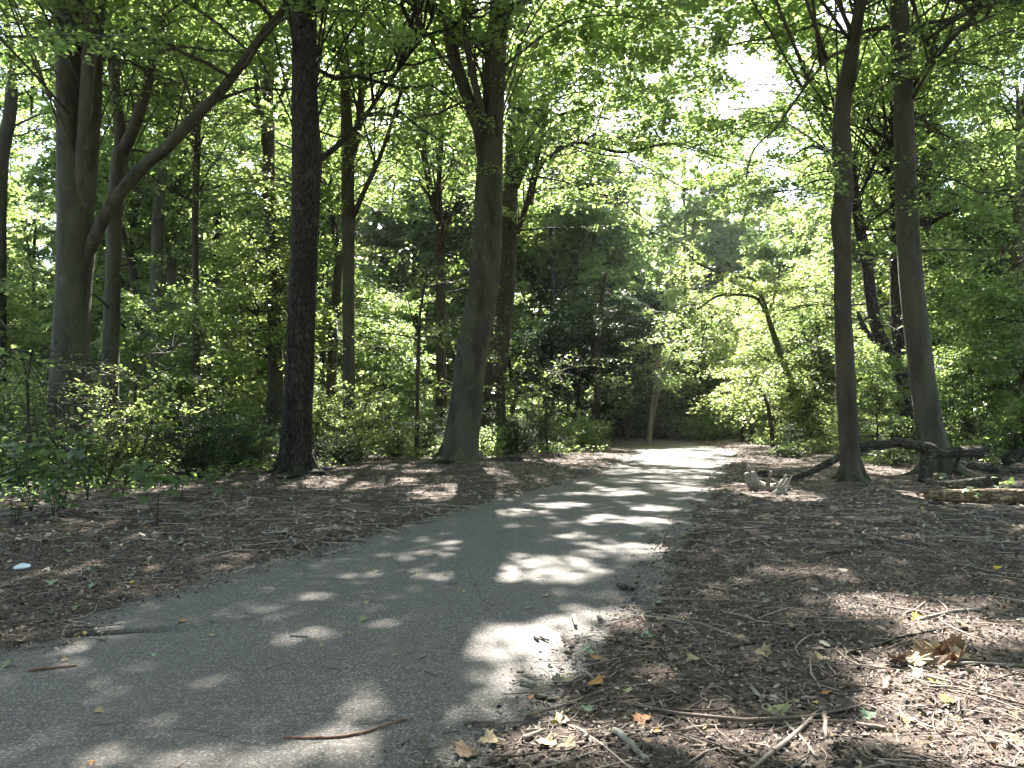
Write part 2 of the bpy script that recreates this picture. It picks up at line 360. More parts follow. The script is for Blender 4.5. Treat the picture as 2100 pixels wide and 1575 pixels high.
mb = MB(); W = 14; t = np.linspace(-.09, 1.09, W)[None, :, None]
pp = LP[:, None]*(1-t)+RP[:, None]*t
pz = .012*fbm(pp[..., 0]*.7, pp[..., 1]*.7, 3, 77)-.012*(np.abs(t[..., 0]*2-1)**3)
i = (np.arange(len(LP)-1)[:, None]*W+np.arange(W-1)[None]).ravel()
mb.add(np.concatenate([pp, pz[..., None]], -1), np.stack([i, i+1, i+W+1, i+W], -1))
tag(link('path', mb.mesh('path', asphalt_mat())), 'worn grey asphalt footpath curving away through the wood', kind='structure')
def zat(x, y): return float(max(gh(np.array([x]), np.array([y]))[0], -.002 if pathdist(np.array([x]), np.array([y]))[0] < .1 else -9))

# ------------------------------------------------------------------ where the sun reaches the ground (gaps in the canopy)
BL = [(570, 1240, 48, 17, 1), (900, 1122, 72, 14, 1), (1115, 1165, 105, 26, 1), (985, 1186, 95, 16, .9), (1183, 1072, 45, 7, 1), (1240, 1062, 38, 7, 1),
 (1190, 1102, 34, 7, 1), (1283, 1127, 85, 12, 1), (1318, 1067, 55, 8, 1), (800, 1228, 42, 12, .7), (760, 1290, 60, 14, .5), (1215, 1268, 85, 24, 1), (1040, 1298, 110, 22, 1), (1080, 1345, 100, 45, 1),
 (1060, 1420, 90, 50, .85), (845, 1400, 60, 24, .7), (780, 1480, 115, 36, .9), (700, 1545, 230, 34, 1), (330, 1568, 190, 22, 1), (880, 1350, 30, 20, .5),
 (2030, 1500, 190, 110, 1), (2140, 1530, 200, 130, 1), (1960, 1430, 130, 40, 1), (1850, 1380, 120, 26, .8), (1680, 1550, 170, 28, .9), (1250, 1530, 200, 40, .85), (1640, 1182, 75, 12, 1), (1700, 1205, 100, 14, .45), (1880, 1262, 150, 26, .5), (2080, 1095, 30, 7, 1), (2000, 1322, 130, 26, .8), (1470, 1515, 80, 34, .6),
 (290, 1112, 24, 7, 1), (30, 1185, 38, 12, 1), (930, 1012, 75, 13, 1), (900, 1042, 34, 6, 1), (1200, 955, 70, 7, 1), (1280, 931, 50, 5, 1), (1090, 985, 60, 6, .7), (1060, 1050, 65, 6, 1), (1050, 1078, 36, 5, .8),
 (1560, 945, 60, 6, .8), (1600, 1025, 40, 7, .8), (1580, 1012, 60, 16, 1), (600, 1000, 120, 9, .8), (1390, 938, 80, 10, .85), (1400, 1000, 60, 6, 1), (1310, 985, 60, 5, 1), (1250, 1010, 60, 6, 1), (1400, 967, 70, 4, .9), (1340, 1040, 45, 6, 1),
 (2060, 1040, 80, 8, 1), (1990, 1030, 110, 14, 1), (1150, 1035, 50, 5, 1), (1840, 1110, 60, 5, .6), (1520, 1090, 60, 6, .5), (700, 1180, 60, 8, .5), (640, 1110, 40, 5, .5), (500, 1560, 120, 25, 1)]
_r = np.random.default_rng(4)
for k in range(16):
    t = _r.random(); a = np.array([1280, 990])*(1-t)+np.array([1400, 925])*t
    BL.append((a[0]+_r.uniform(-90, 90), a[1]+_r.uniform(-25, 25), _r.uniform(20, 55), _r.uniform(2.5, 5), 1))
BG = []
for (bx, by, rx, ry, s) in BL:
    c = G(bx, by); ex = abs(G(bx+rx, by)[0]-c[0]); ey = (G(bx, by-ry)[1]-G(bx, by+ry)[1])/2
    BG.append((c[0], c[1], ex, ey, s))
for k in range(34):                       # sun flecks that reach the undergrowth instead of the bare ground
    y_ = _r.uniform(15, 27); BG.append((_r.uniform(-.62, .05)*y_-1, y_, _r.uniform(.3, .9), _r.uniform(.3, .9), 1))
for k in range(12):
    y_ = _r.uniform(17, 27); BG.append((_r.uniform(.42, .72)*y_, y_, _r.uniform(.4, 1.), _r.uniform(.4, .9), 1))
BG += [(-7.9, 13.0, .7, 1.0, 1), (-8.6, 13.8, .9, .7, .8), (-9.4, 12.3, .7, .6, 1), (-6.4, 13.6, .5, .5, 1), (-10.6, 14.6, .8, .6, 1), (-5.2, 14.8, .5, .5, 1), (-4.9, 9.2, .35, .3, 1), (10.6, 42, 2.5, 2.2, 1), (8.3, 44, 2, 2, .8), (13.5, 38, 2, 2, 1), (1.1, 22.5, 1.2, .8, .9), (3.4, 25, 1.3, .9, .9), (9.6, 15.2, .9, .25, 1)]
BG = np.array(BG)
def sunproj(p): t = p[:, 2]/SUND[2]; return p[:, 0]-SUND[0]*t, p[:, 1]-SUND[1]*t
def keep(p, rng, grow=1.3):
    x, y = sunproj(p); rm = np.zeros(len(p))
    wob = .25*vnoise(x*3, y*3, 8)
    for (cx, cy_, ex, ey, s) in BG:
        q = ((x-cx)/(ex*grow))**2+((y-cy_)/(ey*grow))**2
        rm = np.maximum(rm, np.where(q < 1.0+wob, (1-(1-s)*.3 if (cx > .9 and cy_ < 6.5) else s*.89*(1-.18*ss(-.15, .35, vnoise(x*2.2, y*2.2, 5)))), 0))
    return rng.random(len(p)) > rm

# ------------------------------------------------------------------ traced trees
def limb(Y, pts, r0, r1=None, dy=0):      # pixel points -> world; radii in px at that distance
    n = len(pts); sc = 1/F
    w = np.array([P(x, y, Y+dy*i/(n-1)) for i, (x, y) in enumerate(pts)])
    rr = np.array(r0 if hasattr(r0, '__len__') else np.linspace(r0, r1, n), float)*Y*sc
    return w, rr
def extend(w, r, top, spread=0, rng=None, rt=.04):
    d = w[-1]-w[-2]; d = d/np.linalg.norm(d); d = nrm(d+np.array([spread, rng.uniform(-.15, .15), .5])) if rng is not None else d
    k = 5; h0 = w[-1][2]; out = [w[-1]]; 
    for i in range(1, k+1):
        out.append(out[-1]+d*(top-h0)/k/max(d[2], .6)); d = nrm(d+np.array([rng.uniform(-.1, .1), rng.uniform(-.1, .1), .08]))
    return np.vstack([w, out[1:]]), np.r_[r, np.linspace(r[-1], rt, k+1)[1:]]
TREES = {}
class Tree:
    def __init__(s, name, px, py, bark, leafm, label, cat='tree', Y=None, seed=0):
        g = G(px, py) if Y is None else P(px, py, Y)[:2]
        s.name = name; s.x, s.y = float(g[0]), float(g[1]); s.z = zat(s.x, s.y)-.05; s.bark = bark; s.leafm = leafm; s.label = label
        s.rng = np.random.default_rng(seed+100); s.seed = seed; s.limbs = []; s.tr = MB(); s.br = MB(); s.L = []; s.cat = cat; s.mark = px
        TREES[label] = s
    def add(s, w, r, sides=16, leafy=0, flare=0, rough=.03, knob=0, flare_h=.55, tr=True):
        c = trunk_tube(s.tr, w, r, sides, .2, s.seed+len(s.limbs), rough, flare, flare_h, knob)
        s.limbs.append((c, np.interp(np.linspace(0, 1, len(c)), np.linspace(0, 1, len(r)), r), leafy)); return s
    def px(s, pts, r0, r1=None, dy=0, ext=None, spread=0, rt=.04, **k):
        w, r = limb(s.y, pts, r0, r1, dy)
        if k.get('flare'): w[0][2] = s.z
        if ext: w, r = extend(w, r, ext, spread, s.rng, rt)
        return s.add(w, r, **k)
    def roots(s, n, r, L):
        c = s.limbs[0][0][0]
        for k in range(n):
            a = k*6.283/n+s.rng.uniform(-.35, .35); l = L*s.rng.uniform(.6, 1.25); d = np.array([math.cos(a), math.sin(a)]); q = []
            for t_, h in ((.5, .34), (.9, .12), (1.3, .015), (1.8, -.06)):
                w = c[:2]+d*r*t_*(1 if t_ < 1 else 1)+d*l*max(0, t_-.95)*.9+s.rng.normal(0, .02, 2)
                q.append([w[0], w[1], (zat(w[0], w[1]) if t_ > .6 else c[2])+h*(1 if t_ > .6 else 1.3)])
            trunk_tube(s.tr, q, [r*.38, r*.26, r*.15, r*.05], 10, .06, k+s.seed, .12)
    def grow(s, n, zmin, lmin, lmax, nsp=6, nl=34, size=.11, T=T_R, up=.35, wid=.45, sl=(.7, 1.4), az=None, tilt=.45, mask=True, xmin=-99, r0=.035, zmax=99):
        """n leafy branches off the limbs above zmin"""
        rng = s.rng; cand = np.vstack([c[(c[:, 2] > zmin) & (c[:, 2] < zmax)] for c, r, lf in s.limbs if lf]); 
        if not len(cand): return s
        i = rng.integers(0, len(cand), n); st = cand[i]
        th = rng.uniform(0, 2*math.pi, n) if az is None else rng.normal(az[0], az[1], n)
        L = rng.uniform(lmin, lmax, n); d = np.stack([np.cos(th), np.sin(th), rng.normal(up, .25, n)], -1); d = nrm(d)
        Mp = 7; t = np.linspace(0, 1, Mp); wob = np.cumsum(rng.normal(0, .05, (n, Mp, 3)), 1); wob -= wob[:, :1]
        pts = st[:, None]+d[:, None]*(L[:, None]*t)[..., None]+wob*L[:, None, None]*.7; pts[..., 2] -= (.22*L[:, None]*t**2)*(up > 0)
        rr = r0*(L[:, None]/3)*(1-.8*t)[None]+.004; tubes(s.br, pts, rr, 5)
        return s.sprays(pts, nsp, nl, size, T, wid, sl, tilt, mask)
    def sprays(s, pts, nsp, nl, size, T, wid, sl, tilt, mask, zlo=None):
        rng = s.rng; n = len(pts)
        tt = rng.uniform(.3, 1, (n, nsp)); tt[:, 0] = .97; k = tt*(pts.shape[1]-1); k0 = np.minimum(k.astype(int), pts.shape[1]-2); f = (k-k0)[..., None]
        a = np.arange(n)[:, None]; q = pts[a, k0]*(1-f)+pts[a, k0+1]*f; tg = nrm(pts[a, k0+1]-pts[a, k0])
        sgn = np.where(rng.random((n, nsp)) < .5, -1, 1)[..., None]; sd = nrm(np.cross(tg, np.array([0, 0, 1.]))+1e-6)
        dd = tg*.8+sd*sgn*rng.uniform(.2, 1.1, (n, nsp, 1))+rng.normal(0, .12, (n, nsp, 3)); dd[..., 2] -= .12; dd[:, 0] = tg[:, 0]
        q = q.reshape(-1, 3); dd = nrm(dd.reshape(-1, 3)); LL = rng.uniform(*sl, len(q))
        tubes(s.br, np.stack([q, q+dd*LL[:, None]*.5+[0, 0, .01], q+dd*LL[:, None]+[0, 0, -.1]*LL[:, None]], 1), np.tile([.011, .008, .004], (len(q), 1)), 3, False)
        s.leaf(spray_leaves(rng, q, dd, LL, nl, size, tilt, wid=wid), T, mask); return s
    def leaf(s, a, T, mask=True):
        if mask:
            k = keep(a[0], s.rng); a = tuple(x[k] for x in a)
        px_, py_ = proj(a[0]); g = sky_gap(px_, py_, a[0][:, 1], s.rng); a = tuple(x[g] for x in a)
        s.L.append((a, T))
    def build(s):
        e = empty(s.name, (s.x, s.y, s.z), s.label, s.cat); o = (s.x, s.y, s.z)
        link('trunk', s.tr.mesh('trunk', M[s.bark], o), e)
        if s.br.n: link('branches', s.br.mesh('branches', M['bark_mid' if s.bark == 'bark_pale' else s.bark], o), e)
        if s.L:
            m = MB()
            for a, T in s.L: leaves(m, *a, T)
            if m.n: link('crown', m.mesh('crown', M[s.leafm], o), e)
        return e
def sky_gap(px, py, y, rng):              # thinner foliage in the openings between crowns
    kp = np.ones(len(px)); wr = 1.5*fbm(px/34., py/34., 4, 21)
    for (cx, cy_, rx, ry, s) in ((1550, 150, 62, 54, .985), (1555, 130, 95, 85, .72), (1475, 212, 75, 28, .95), (1480, 210, 90, 34, .6), (1425, 140, 45, 90, .7), (1720, 30, 24, 30, .97), (1715, 30, 45, 50, .8), (1420, 100, 40, 70, .6), (1640, 200, 50, 20, .5), (600, 570, 22, 60, .8), (20, 60, 25, 30, .4), (755, 560, 20, 30, .5)):
        q = ((px-cx)/rx)**2+((py-cy_)/ry)**2+wr; kp = np.minimum(kp, np.where(q < 1, 1-s, 1))
    return rng.random(len(px)) < kp

A = Tree
t = A('beech_tree', 145, 968, 'bark', 'leaf', 'thick smooth grey twin-stemmed beech with one long slanting limb, left in the photo', seed=1)
t.px([(140, 968), (143, 900), (144, 770), (150, 600), (156, 500), (152, 400), (144, 300), (143, 200), (144, 100), (142, 0)], [46, 41, 37, 33, 36, 32, 26, 25, 28, 31], ext=20, spread=-.1, flare=.35, sides=30, rough=.03, leafy=1, rt=.1)
t.px([(166, 480), (172, 400), (180, 300), (186, 200), (190, 100), (196, 0)], [20, 22, 21, 21, 19, 19], ext=18, spread=.15, leafy=1, sides=24, dy=-.25, rt=.08)
t.px([(160, 585), (184, 512), (226, 425), (290, 345), (345, 300), (395, 245), (450, 190), (500, 125), (548, 60), (595, 5)], [9, 12, 12.5, 12, 11.5, 11, 9.5, 9, 8, 7], dy=-1.2, ext=13, spread=.5, leafy=1, sides=18)
t.grow(26, 8.5, 2.5, 5, 7, 40, .12)

t = A('rough_barked_tree', 605, 985, 'bark_rough', 'leaf', 'straight dark trunk with deeply furrowed bark and thin creepers, beside the path', seed=2)
t.px([(608, 985), (607, 950), (611, 850), (617, 700), (622, 525), (626, 420), (629, 340), (626, 250), (624, 150), (624, 0)], [38, 34, 30, 28, 26, 28, 31, 28, 26, 26], ext=21, flare=1.25, sides=36, rough=.06, leafy=1, rt=.12, flare_h=.32)
t.roots(7, .42, .16)
for q in range(9):                        # creeper stems winding up the bark
    rg = t.rng; a0 = rg.uniform(2.6, 6.4); hh = np.linspace(.1, rg.uniform(3, 9), 14); rr = np.interp(hh, [0, 1, 10], [.40, .34, .30])
    an = a0+np.cumsum(rg.normal(0, .16, 14)); c0 = t.limbs[0][0]; cx = np.interp(hh, c0[:, 2], c0[:, 0]); cyy = np.interp(hh, c0[:, 2], c0[:, 1])
    pts = np.stack([cx+np.cos(an)*rr, cyy+np.sin(an)*rr, hh], -1)[None]; tubes(t.br, pts, np.full((1, 14), .009), 4)
t.px([(652, 330), (690, 300), (740, 250), (790, 180)], 7, 4, dy=1.5, ext=12, spread=.3, leafy=1, sides=8)
t.grow(22, 8.5, 2.5, 5, 7, 40, .12)

t = A('beech_tree', 940, 955, 'bark', 'leaf', 'large smooth beech leaning right, dividing into stems above the bend of the path', seed=3)
t.px([(940, 955), (944, 915), (953, 850), (965, 740), (985, 625), (997, 525), (1001, 440), (1004, 350), (1008, 280), (1012, 200), (1017, 100), (1026, 0)], [42, 37, 34, 32, 31, 30, 29, 27, 25, 23, 22, 22], ext=24, flare=.6, sides=32, rough=.03, leafy=1, rt=.15, spread=-.1)
t.px([(992, 330), (984, 270), (965, 215), (943, 155), (925, 95), (916, 40), (914, 0)], [14, 14, 13, 13, 12, 11, 11], dy=-.8, ext=15, spread=-.3, leafy=1, sides=16)
t.px([(1000, 320), (994, 260), (982, 205), (968, 150), (958, 90), (953, 0)], [8, 9, 8, 7, 7, 6], dy=-1.2, ext=12, spread=-.1, leafy=1, sides=12)
t.px([(1028, 40), (1050, 20), (1070, -10)], [7, 6, 5], ext=14, spread=.3, leafy=1, sides=10)
t.roots(8, .55, .2); t.grow(22, 8.8, 2.5, 5, 7, 40, .12); t.grow(4, 6.5, .5, 1.1, 3, 30, .1)

t = A('rough_barked_tree', 1016, 915, 'bark_grey_rough', 'leaf', 'fissured grey trunk standing directly behind the large leaning beech', seed=4)
t.px([(1017, 915), (1014, 870), (1013, 800), (1024, 700), (1034, 620), (1042, 525), (1044, 420), (1050, 340), (1062, 290)], [30, 26, 24, 22, 20, 18, 17, 17, 14], flare=.5, sides=26, rough=.06, flare_h=.5)
t.px([(1052, 345), (1064, 290), (1074, 200), (1092, 100), (1112, 0)], [14, 12, 12, 11, 10], ext=17, leafy=1, spread=.1)
t.px([(1054, 380), (1078, 320), (1100, 250), (1120, 170), (1130, 100), (1140, 0)], [13, 13, 12, 12, 11, 9], dy=1, ext=17, leafy=1, spread=.2)
t.px([(1046, 400), (1045, 300), (1052, 200), (1062, 100), (1070, 0)], [10, 9, 9, 8, 8], dy=-.5, ext=16, leafy=1)
t.px([(1060, 480), (1080, 420), (1098, 340), (1112, 270), (1128, 170), (1140, 60)], 6, 4, dy=-1, leafy=1, sides=8)
t.px([(1088, 420), (1102, 355), (1140, 312), (1185, 292), (1230, 302), (1275, 312), (1340, 300), (1420, 290)], 5, 2, dy=-2, leafy=1, sides=8)
t.px([(1105, 265), (1140, 240), (1180, 230), (1250, 245)], 5, 2, dy=-1.5, leafy=1, sides=8)
t.px([(1130, 165), (1180, 135), (1240, 105), (1320, 80), (1400, 45)], 5, 2.5, dy=-2, leafy=1, sides=8)
t.px([(1135, 120), (1180, 90), (1250, 45), (1330, 10)], 5, 2.5, dy=-1.5, leafy=1, sides=8)
t.grow(46, 8.2, 2, 4.5, 7, 38, .12, az=(-.4, 1.1)); t.grow(12, 7.5, .8, 2, 4, 30, .1, az=(0, .9)); t.grow(16, 8.3, 5, 8, 9, 42, .12, az=(-.12, .3), up=.12, r0=.018)

t = A('crooked_tree', 1745, 998, 'bark_mid', 'leaf', 'slim dark trunk with a kinked upper half, right of the path', seed=5)
t.px([(1748, 998), (1745, 960), (1738, 850), (1731, 700), (1728, 610), (1729, 525), (1725, 450), (1731, 400), (1727, 330), (1726, 260), (1730, 200), (1742, 140), (1752, 80), (1762, 20), (1768, -20)], [26, 21, 18, 17, 16, 17, 19, 18, 19, 17, 16, 15, 13, 12, 11], ext=17, flare=.5, sides=24, rough=.07, leafy=1, knob=.12, flare_h=.3, rt=.05)
t.px([(1748, 100), (1705, 115), (1665, 160), (1625, 215), (1590, 265), (1560, 290), (1540, 320), (1530, 370)], 3.5, 1.2, dy=-2, leafy=1, sides=6)
t.px([(1712, 315), (1690, 305), (1660, 300), (1630, 318)], 4, 1.5, dy=-.8, leafy=1, sides=6)
t.px([(1750, 90), (1735, 40), (1715, 0)], 5, 4, ext=11, spread=-.3, leafy=1, sides=8)
t.roots(5, .26, .14); t.grow(9, 3.5, .8, 1.8, 4, 34, .085, up=.05, zmax=8, wid=.5, az=(math.pi, .9), r0=.02); t.grow(12, 9.5, 2, 3.5, 7, 40, .12, r0=.02)

t = A('beech_tree', 1922, 985, 'bark', 'leaf', 'tall smooth trunk leaning left behind the long fallen branch', seed=6)
t.px([(1928, 985), (1918, 930), (1905, 870), (1890, 760), (1873, 620), (1864, 525), (1858, 400), (1855, 300), (1852, 200), (1848, 100), (1842, 0)], [36, 29, 26, 24, 23, 22, 21, 20, 19, 19, 17], ext=20, flare=.4, sides=28, rough=.04, leafy=1, rt=.08)
t.px([(1868, 210), (1900, 150), (1940, 95), (1990, 40)], 4, 3, dy=-2, ext=10, spread=.3, leafy=1, sides=8)
t.px([(1872, 180), (1910, 120), (1960, 70), (2040, 30)], 4, 2, dy=-3, leafy=1, sides=8)
t.roots(6, .40, .2); t.grow(36, 4.6, 1.8, 3.6, 6, 42, .10, up=.08, az=(-.5, .9), r0=.02); t.grow(24, 9.5, 2, 5, 7, 40, .12)

# slimmer trees further back: (base px, base distance, points, radii, label, bark, leaf zmin, n)
S = [
 (-6, 29, [(-6, 905), (-4, 700), (-2, 450), (4, 320), (18, 250), (24, 190), (26, 150), (18, 80), (8, 0)], [15, 14, 13, 13, 12, 11, 9, 7, 6], 'forked trunk cut by the left edge of the photo', 'bark_mid', [([(25, 165), (42, 125), (62, 85), (82, 30), (95, -30)], 9, 6)]),
 (222, 23, [(222, 905), (224, 840), (228, 700), (232, 560), (236, 430), (245, 330), (248, 295), (240, 200), (236, 140), (246, 60), (250, 0)], [21, 18, 16, 15, 15, 15, 13, 9, 9, 8, 8], 'dark Y-forked trunk just right of the twin-stemmed beech', 'bark', [([(250, 315), (272, 268), (292, 210), (310, 140), (326, 60), (340, 10)], 13, 8), ([(240, 210), (228, 150), (222, 70), (220, 0)], 6, 4)]),
 (320, 31, [(320, 885), (320, 700), (322, 560), (326, 430), (336, 330), (344, 240), (366, 175), (400, 125), (432, 75), (458, 0)], [14, 12, 12, 12, 10, 9, 9, 8, 7, 6], 'trunk curving right at its top, behind the long slanting limb', 'bark', [([(336, 350), (335, 250), (338, 150), (332, 60)], 7, 5), ([(345, 230), (332, 150), (345, 80)], 4, 3)]),
 (352, 34, [(352, 882), (352, 700), (352, 560), (356, 440), (372, 350), (388, 300), (410, 240), (440, 190)], [10, 9, 9, 9, 9, 8, 6, 4], 'slender trunk bending right, half hidden by leaves', 'bark', []),
 (403, 27, [(403, 895), (403, 760), (402, 600), (400, 450), (404, 300), (402, 200), (405, 90), (402, 0)], [8, 7, 6.5, 6.5, 7, 7, 6, 5], 'thin perfectly upright pole-like trunk', 'bark_mid', [([(402, 330), (392, 260), (388, 200)], 3, 2)]),
 (566, 27, [(566, 895), (566, 820), (564, 700), (561, 600), (556, 480), (552, 380), (551, 280), (549, 180), (552, 90), (550, 0)], [16, 15, 14, 14, 13, 12, 12, 11, 10, 9], 'grey trunk with a low left fork, left of the furrowed dark trunk', 'bark', [([(552, 330), (540, 260), (528, 200), (520, 100)], 6, 4), ([(560, 640), (585, 600), (620, 560)], 4, 3), ([(553, 240), (580, 190), (600, 130)], 5, 3)]),
 (676, 27, [(676, 895), (677, 840), (683, 700), (690, 600), (694, 520), (680, 440), (675, 380)], [12, 10, 10, 9, 8, 5, 3], 'slim leaning trunk right beside the furrowed dark trunk', 'bark_mid', []),
 (716, 25, [(716, 905), (716, 840), (715, 700), (715, 560), (714, 430), (713, 300), (708, 180), (706, 80), (702, 0)], [15, 13, 12, 12, 13, 13, 10, 9, 9], 'many-branched trunk between furrowed dark trunk and leaning beech', 'bark', [([(722, 320), (736, 260), (742, 160), (742, 80), (752, 0)], 8, 5), ([(735, 240), (752, 160), (780, 70), (792, 0)], 5, 3), ([(722, 450), (748, 390), (780, 320), (810, 230), (830, 160)], 6, 3), ([(712, 240), (700, 150), (690, 60)], 4, 3)]),
 (904, 31, [(904, 888), (905, 800), (904, 680), (903, 560), (902, 480), (898, 440), (885, 400), (876, 350), (868, 300), (874, 240), (880, 180), (885, 90), (890, 0)], [12, 11, 10, 10, 10, 9, 7, 7, 7, 6, 6, 5, 5], 'trunk forked like a tuning fork, left of the leaning beech', 'bark_mid', [([(902, 450), (900, 380), (905, 290), (912, 210), (920, 130)], 6, 4)]),
 (1850, 25, [(1852, 940), (1852, 860), (1850, 760), (1846, 650), (1842, 540), (1838, 420), (1836, 300), (1836, 180)], [26, 19, 18, 18, 16, 13, 11, 9], 'furrowed dark trunk half hidden behind the left-leaning smooth trunk', 'bark_rough', [([(1846, 770), (1822, 722), (1800, 680), (1788, 620), (1778, 540), (1764, 470), (1752, 390), (1745, 330)], 14, 9), ([(1822, 720), (1795, 700), (1770, 670), (1760, 640)], 8, 4)]),
 (1900, 30, [(1888, 890), (1888, 760), (1890, 600), (1893, 480), (1900, 360), (1906, 250), (1908, 150), (1905, 0)], [14, 14, 14, 14, 12, 9, 8, 7], 'trunk with split pale bark behind the left-leaning smooth trunk', 'bark_mid', [([(1906, 460), (1940, 440), (1965, 430)], 4, 3)]),
 (2085, 28, [(2085, 905), (2088, 800), (2092, 690), (2096, 560), (2100, 400), (2100, 200)], [28, 22, 20, 18, 16, 14], 'stout pale mossy trunk at the right edge', 'bark_pale', []),
]
for k, (bx, D, pts, rad, lab, bark, subs) in enumerate(S):
    by = CYP+F*(CAMZ*CP+D*SP)/(D*CP) if 0 else None
    t = A('tree', pts[0][0], pts[0][1], bark, 'leaf', lab, Y=D, seed=20+k)
    t.px(pts, rad, ext=(15 if pts[-1][1] < 120 else None), flare=.3, leafy=1, sides=18, rough=.04, spread=-.05, knob=.05)
    for q, (sp_, a, b) in enumerate(subs):
        t.px(sp_, a, b, dy=(-1.5, 1.2, -1)[q % 3], ext=(13 if sp_[-1][1] < 100 else None), leafy=1, sides=10, spread=(.1, -.1, .2)[q % 3])
    t.grow(30, 4.0, 1.2, 3.2, 6, 34, .12, up=.25); t.grow(14, 9, 2, 4, 6, 36, .13)

# small crooked understorey trees whose stems show
U = [
 (1622, 33, [(1622, 895), (1619, 800), (1606, 745), (1588, 690), (1574, 645), (1566, 615)], [7, 7, 6.5, 6, 5, 4], 'crooked sapling arching left over the far path, behind the marker post', 'bark', [([(1570, 640), (1552, 612), (1510, 604), (1470, 608), (1430, 635)], 4, 2), ([(1566, 615), (1550, 590), (1542, 572), (1500, 566), (1440, 545), (1410, 520)], 4, 2), ([(1572, 650), (1590, 600), (1600, 540)], 3, 2)], 'leaf_yellow'),
 (1652, 34, [(1650, 890), (1650, 820), (1658, 770), (1668, 725), (1690, 690)], [5, 5, 4, 4, 2], 'thin straight sapling right of the arching sapling', 'bark_mid', [([(1668, 730), (1650, 690), (1645, 640)], 2.5, 1.5)], 'leaf_far'),
 (1582, 32, [(1585, 893), (1578, 850), (1566, 810), (1548, 790), (1530, 770)], [4, 4, 3, 3, 2], 'short bent sapling left of the arching sapling', 'bark_mid', [], 'leaf_yellow'),
 (1708, 36, [(1712, 885), (1710, 800), (1706, 730), (1706, 660), (1708, 560)], [6, 6, 5, 5, 4], 'pale sapling just left of the kinked dark trunk', 'bark_pale', [([(1706, 760), (1690, 730), (1670, 715)], 3, 2)], 'leaf_far'),
 (2012, 23, [(2008, 925), (2014, 862), (2020, 828), (2026, 800), (2016, 765), (2018, 735), (2034, 690), (2042, 640), (2050, 570), (2058, 500)], [9, 9, 8, 8, 8, 8, 7, 6, 5, 4], 'wavy snake-like young trunk near the right edge', 'bark_mid', [([(2044, 640), (2070, 620), (2105, 600)], 3, 2), ([(2034, 750), (2060, 730), (2085, 742)], 3, 2), ([(2050, 570), (2090, 540), (2120, 520)], 3, 2)], 'leaf'),
 (1224, 37, [(1225, 893), (1224, 800), (1226, 720), (1232, 640), (1240, 560)], [7, 6, 5, 5, 4], 'upright pole sapling in the shade where the path disappears', 'bark_mid', [([(1226, 720), (1245, 680), (1262, 640)], 3, 2)], 'leaf_dark'),
 (1290, 40, [(1285, 890), (1295, 830), (1312, 770), (1328, 710)], [5, 5, 4, 3], 'dark slanting sapling left of the pale twin stems', 'bark_mid', [], 'leaf_dark'),
 (1335, 36, [(1330, 895), (1338, 840), (1346, 780), (1354, 710), (1365, 640)], [5, 4.6, 4.4, 4, 3], 'pale twin-stemmed young tree at the far bend', 'bark_pale', [([(1334, 880), (1352, 800), (1372, 740), (1388, 700)], 4, 3.4)], 'leaf_far'),
 (858, 24, [(855, 915), (856, 820), (858, 720), (860, 660), (868, 600), (880, 540)], [5, 4, 4, 3, 2.5, 2], 'thin sapling in the bushes left of the leaning beech', 'bark_mid', [([(859, 690), (845, 650), (835, 610)], 2, 1)], 'leaf'),
 (282, 16.5, [(281, 960), (279, 880), (277, 800), (285, 770), (305, 745), (335, 722), (365, 706)], [3.5, 3, 3, 3, 2.5, 2, 1.5], 'whippy sapling bent to the right, behind the big-leaved seedlings', 'bark_mid', [([(278, 800), (275, 750), (278, 720)], 2, 1)], 'leaf'),
 (68, 14, [(62, 1010), (62, 920), (58, 860), (56, 790), (48, 740), (30, 700), (0, 655)], [4, 3.5, 3, 3, 2.5, 2, 1.5], 'thin dark sapling at far left bending left', 'bark_mid', [([(57, 800), (62, 740), (70, 700)], 2, 1.2)], 'leaf'),
 (1120, 27, [(1121, 900), (1120, 840), (1122, 780), (1124, 740)], [3.5, 3, 3, 2], 'thin stem rising from bushes right of the leaning beech', 'bark_mid', [], 'leaf'),
]
for k, (bx, D, pts, rad, lab, bark, subs, lm) in enumerate(U):
    t = A('sapling', pts[0][0], pts[0][1], bark, lm, lab, cat='sapling', Y=D, seed=60+k)
    t.px(pts, rad, flare=.2, leafy=1, sides=10, rough=.05, knob=.08)
    for q, (sp_, a, b) in enumerate(subs): t.px(sp_, a, b, dy=(-1, .8, -.6)[q % 3], leafy=1, sides=7)
    if D > 20: t.grow(26 if D > 30 else 12, 1.6, .8, 2.2, 5, 34, .12 if D > 30 else .10, up=.3)
    else: t.grow(7, 1.3, .5, 1.1, 3, 22, .09, up=.2)
    t.build()

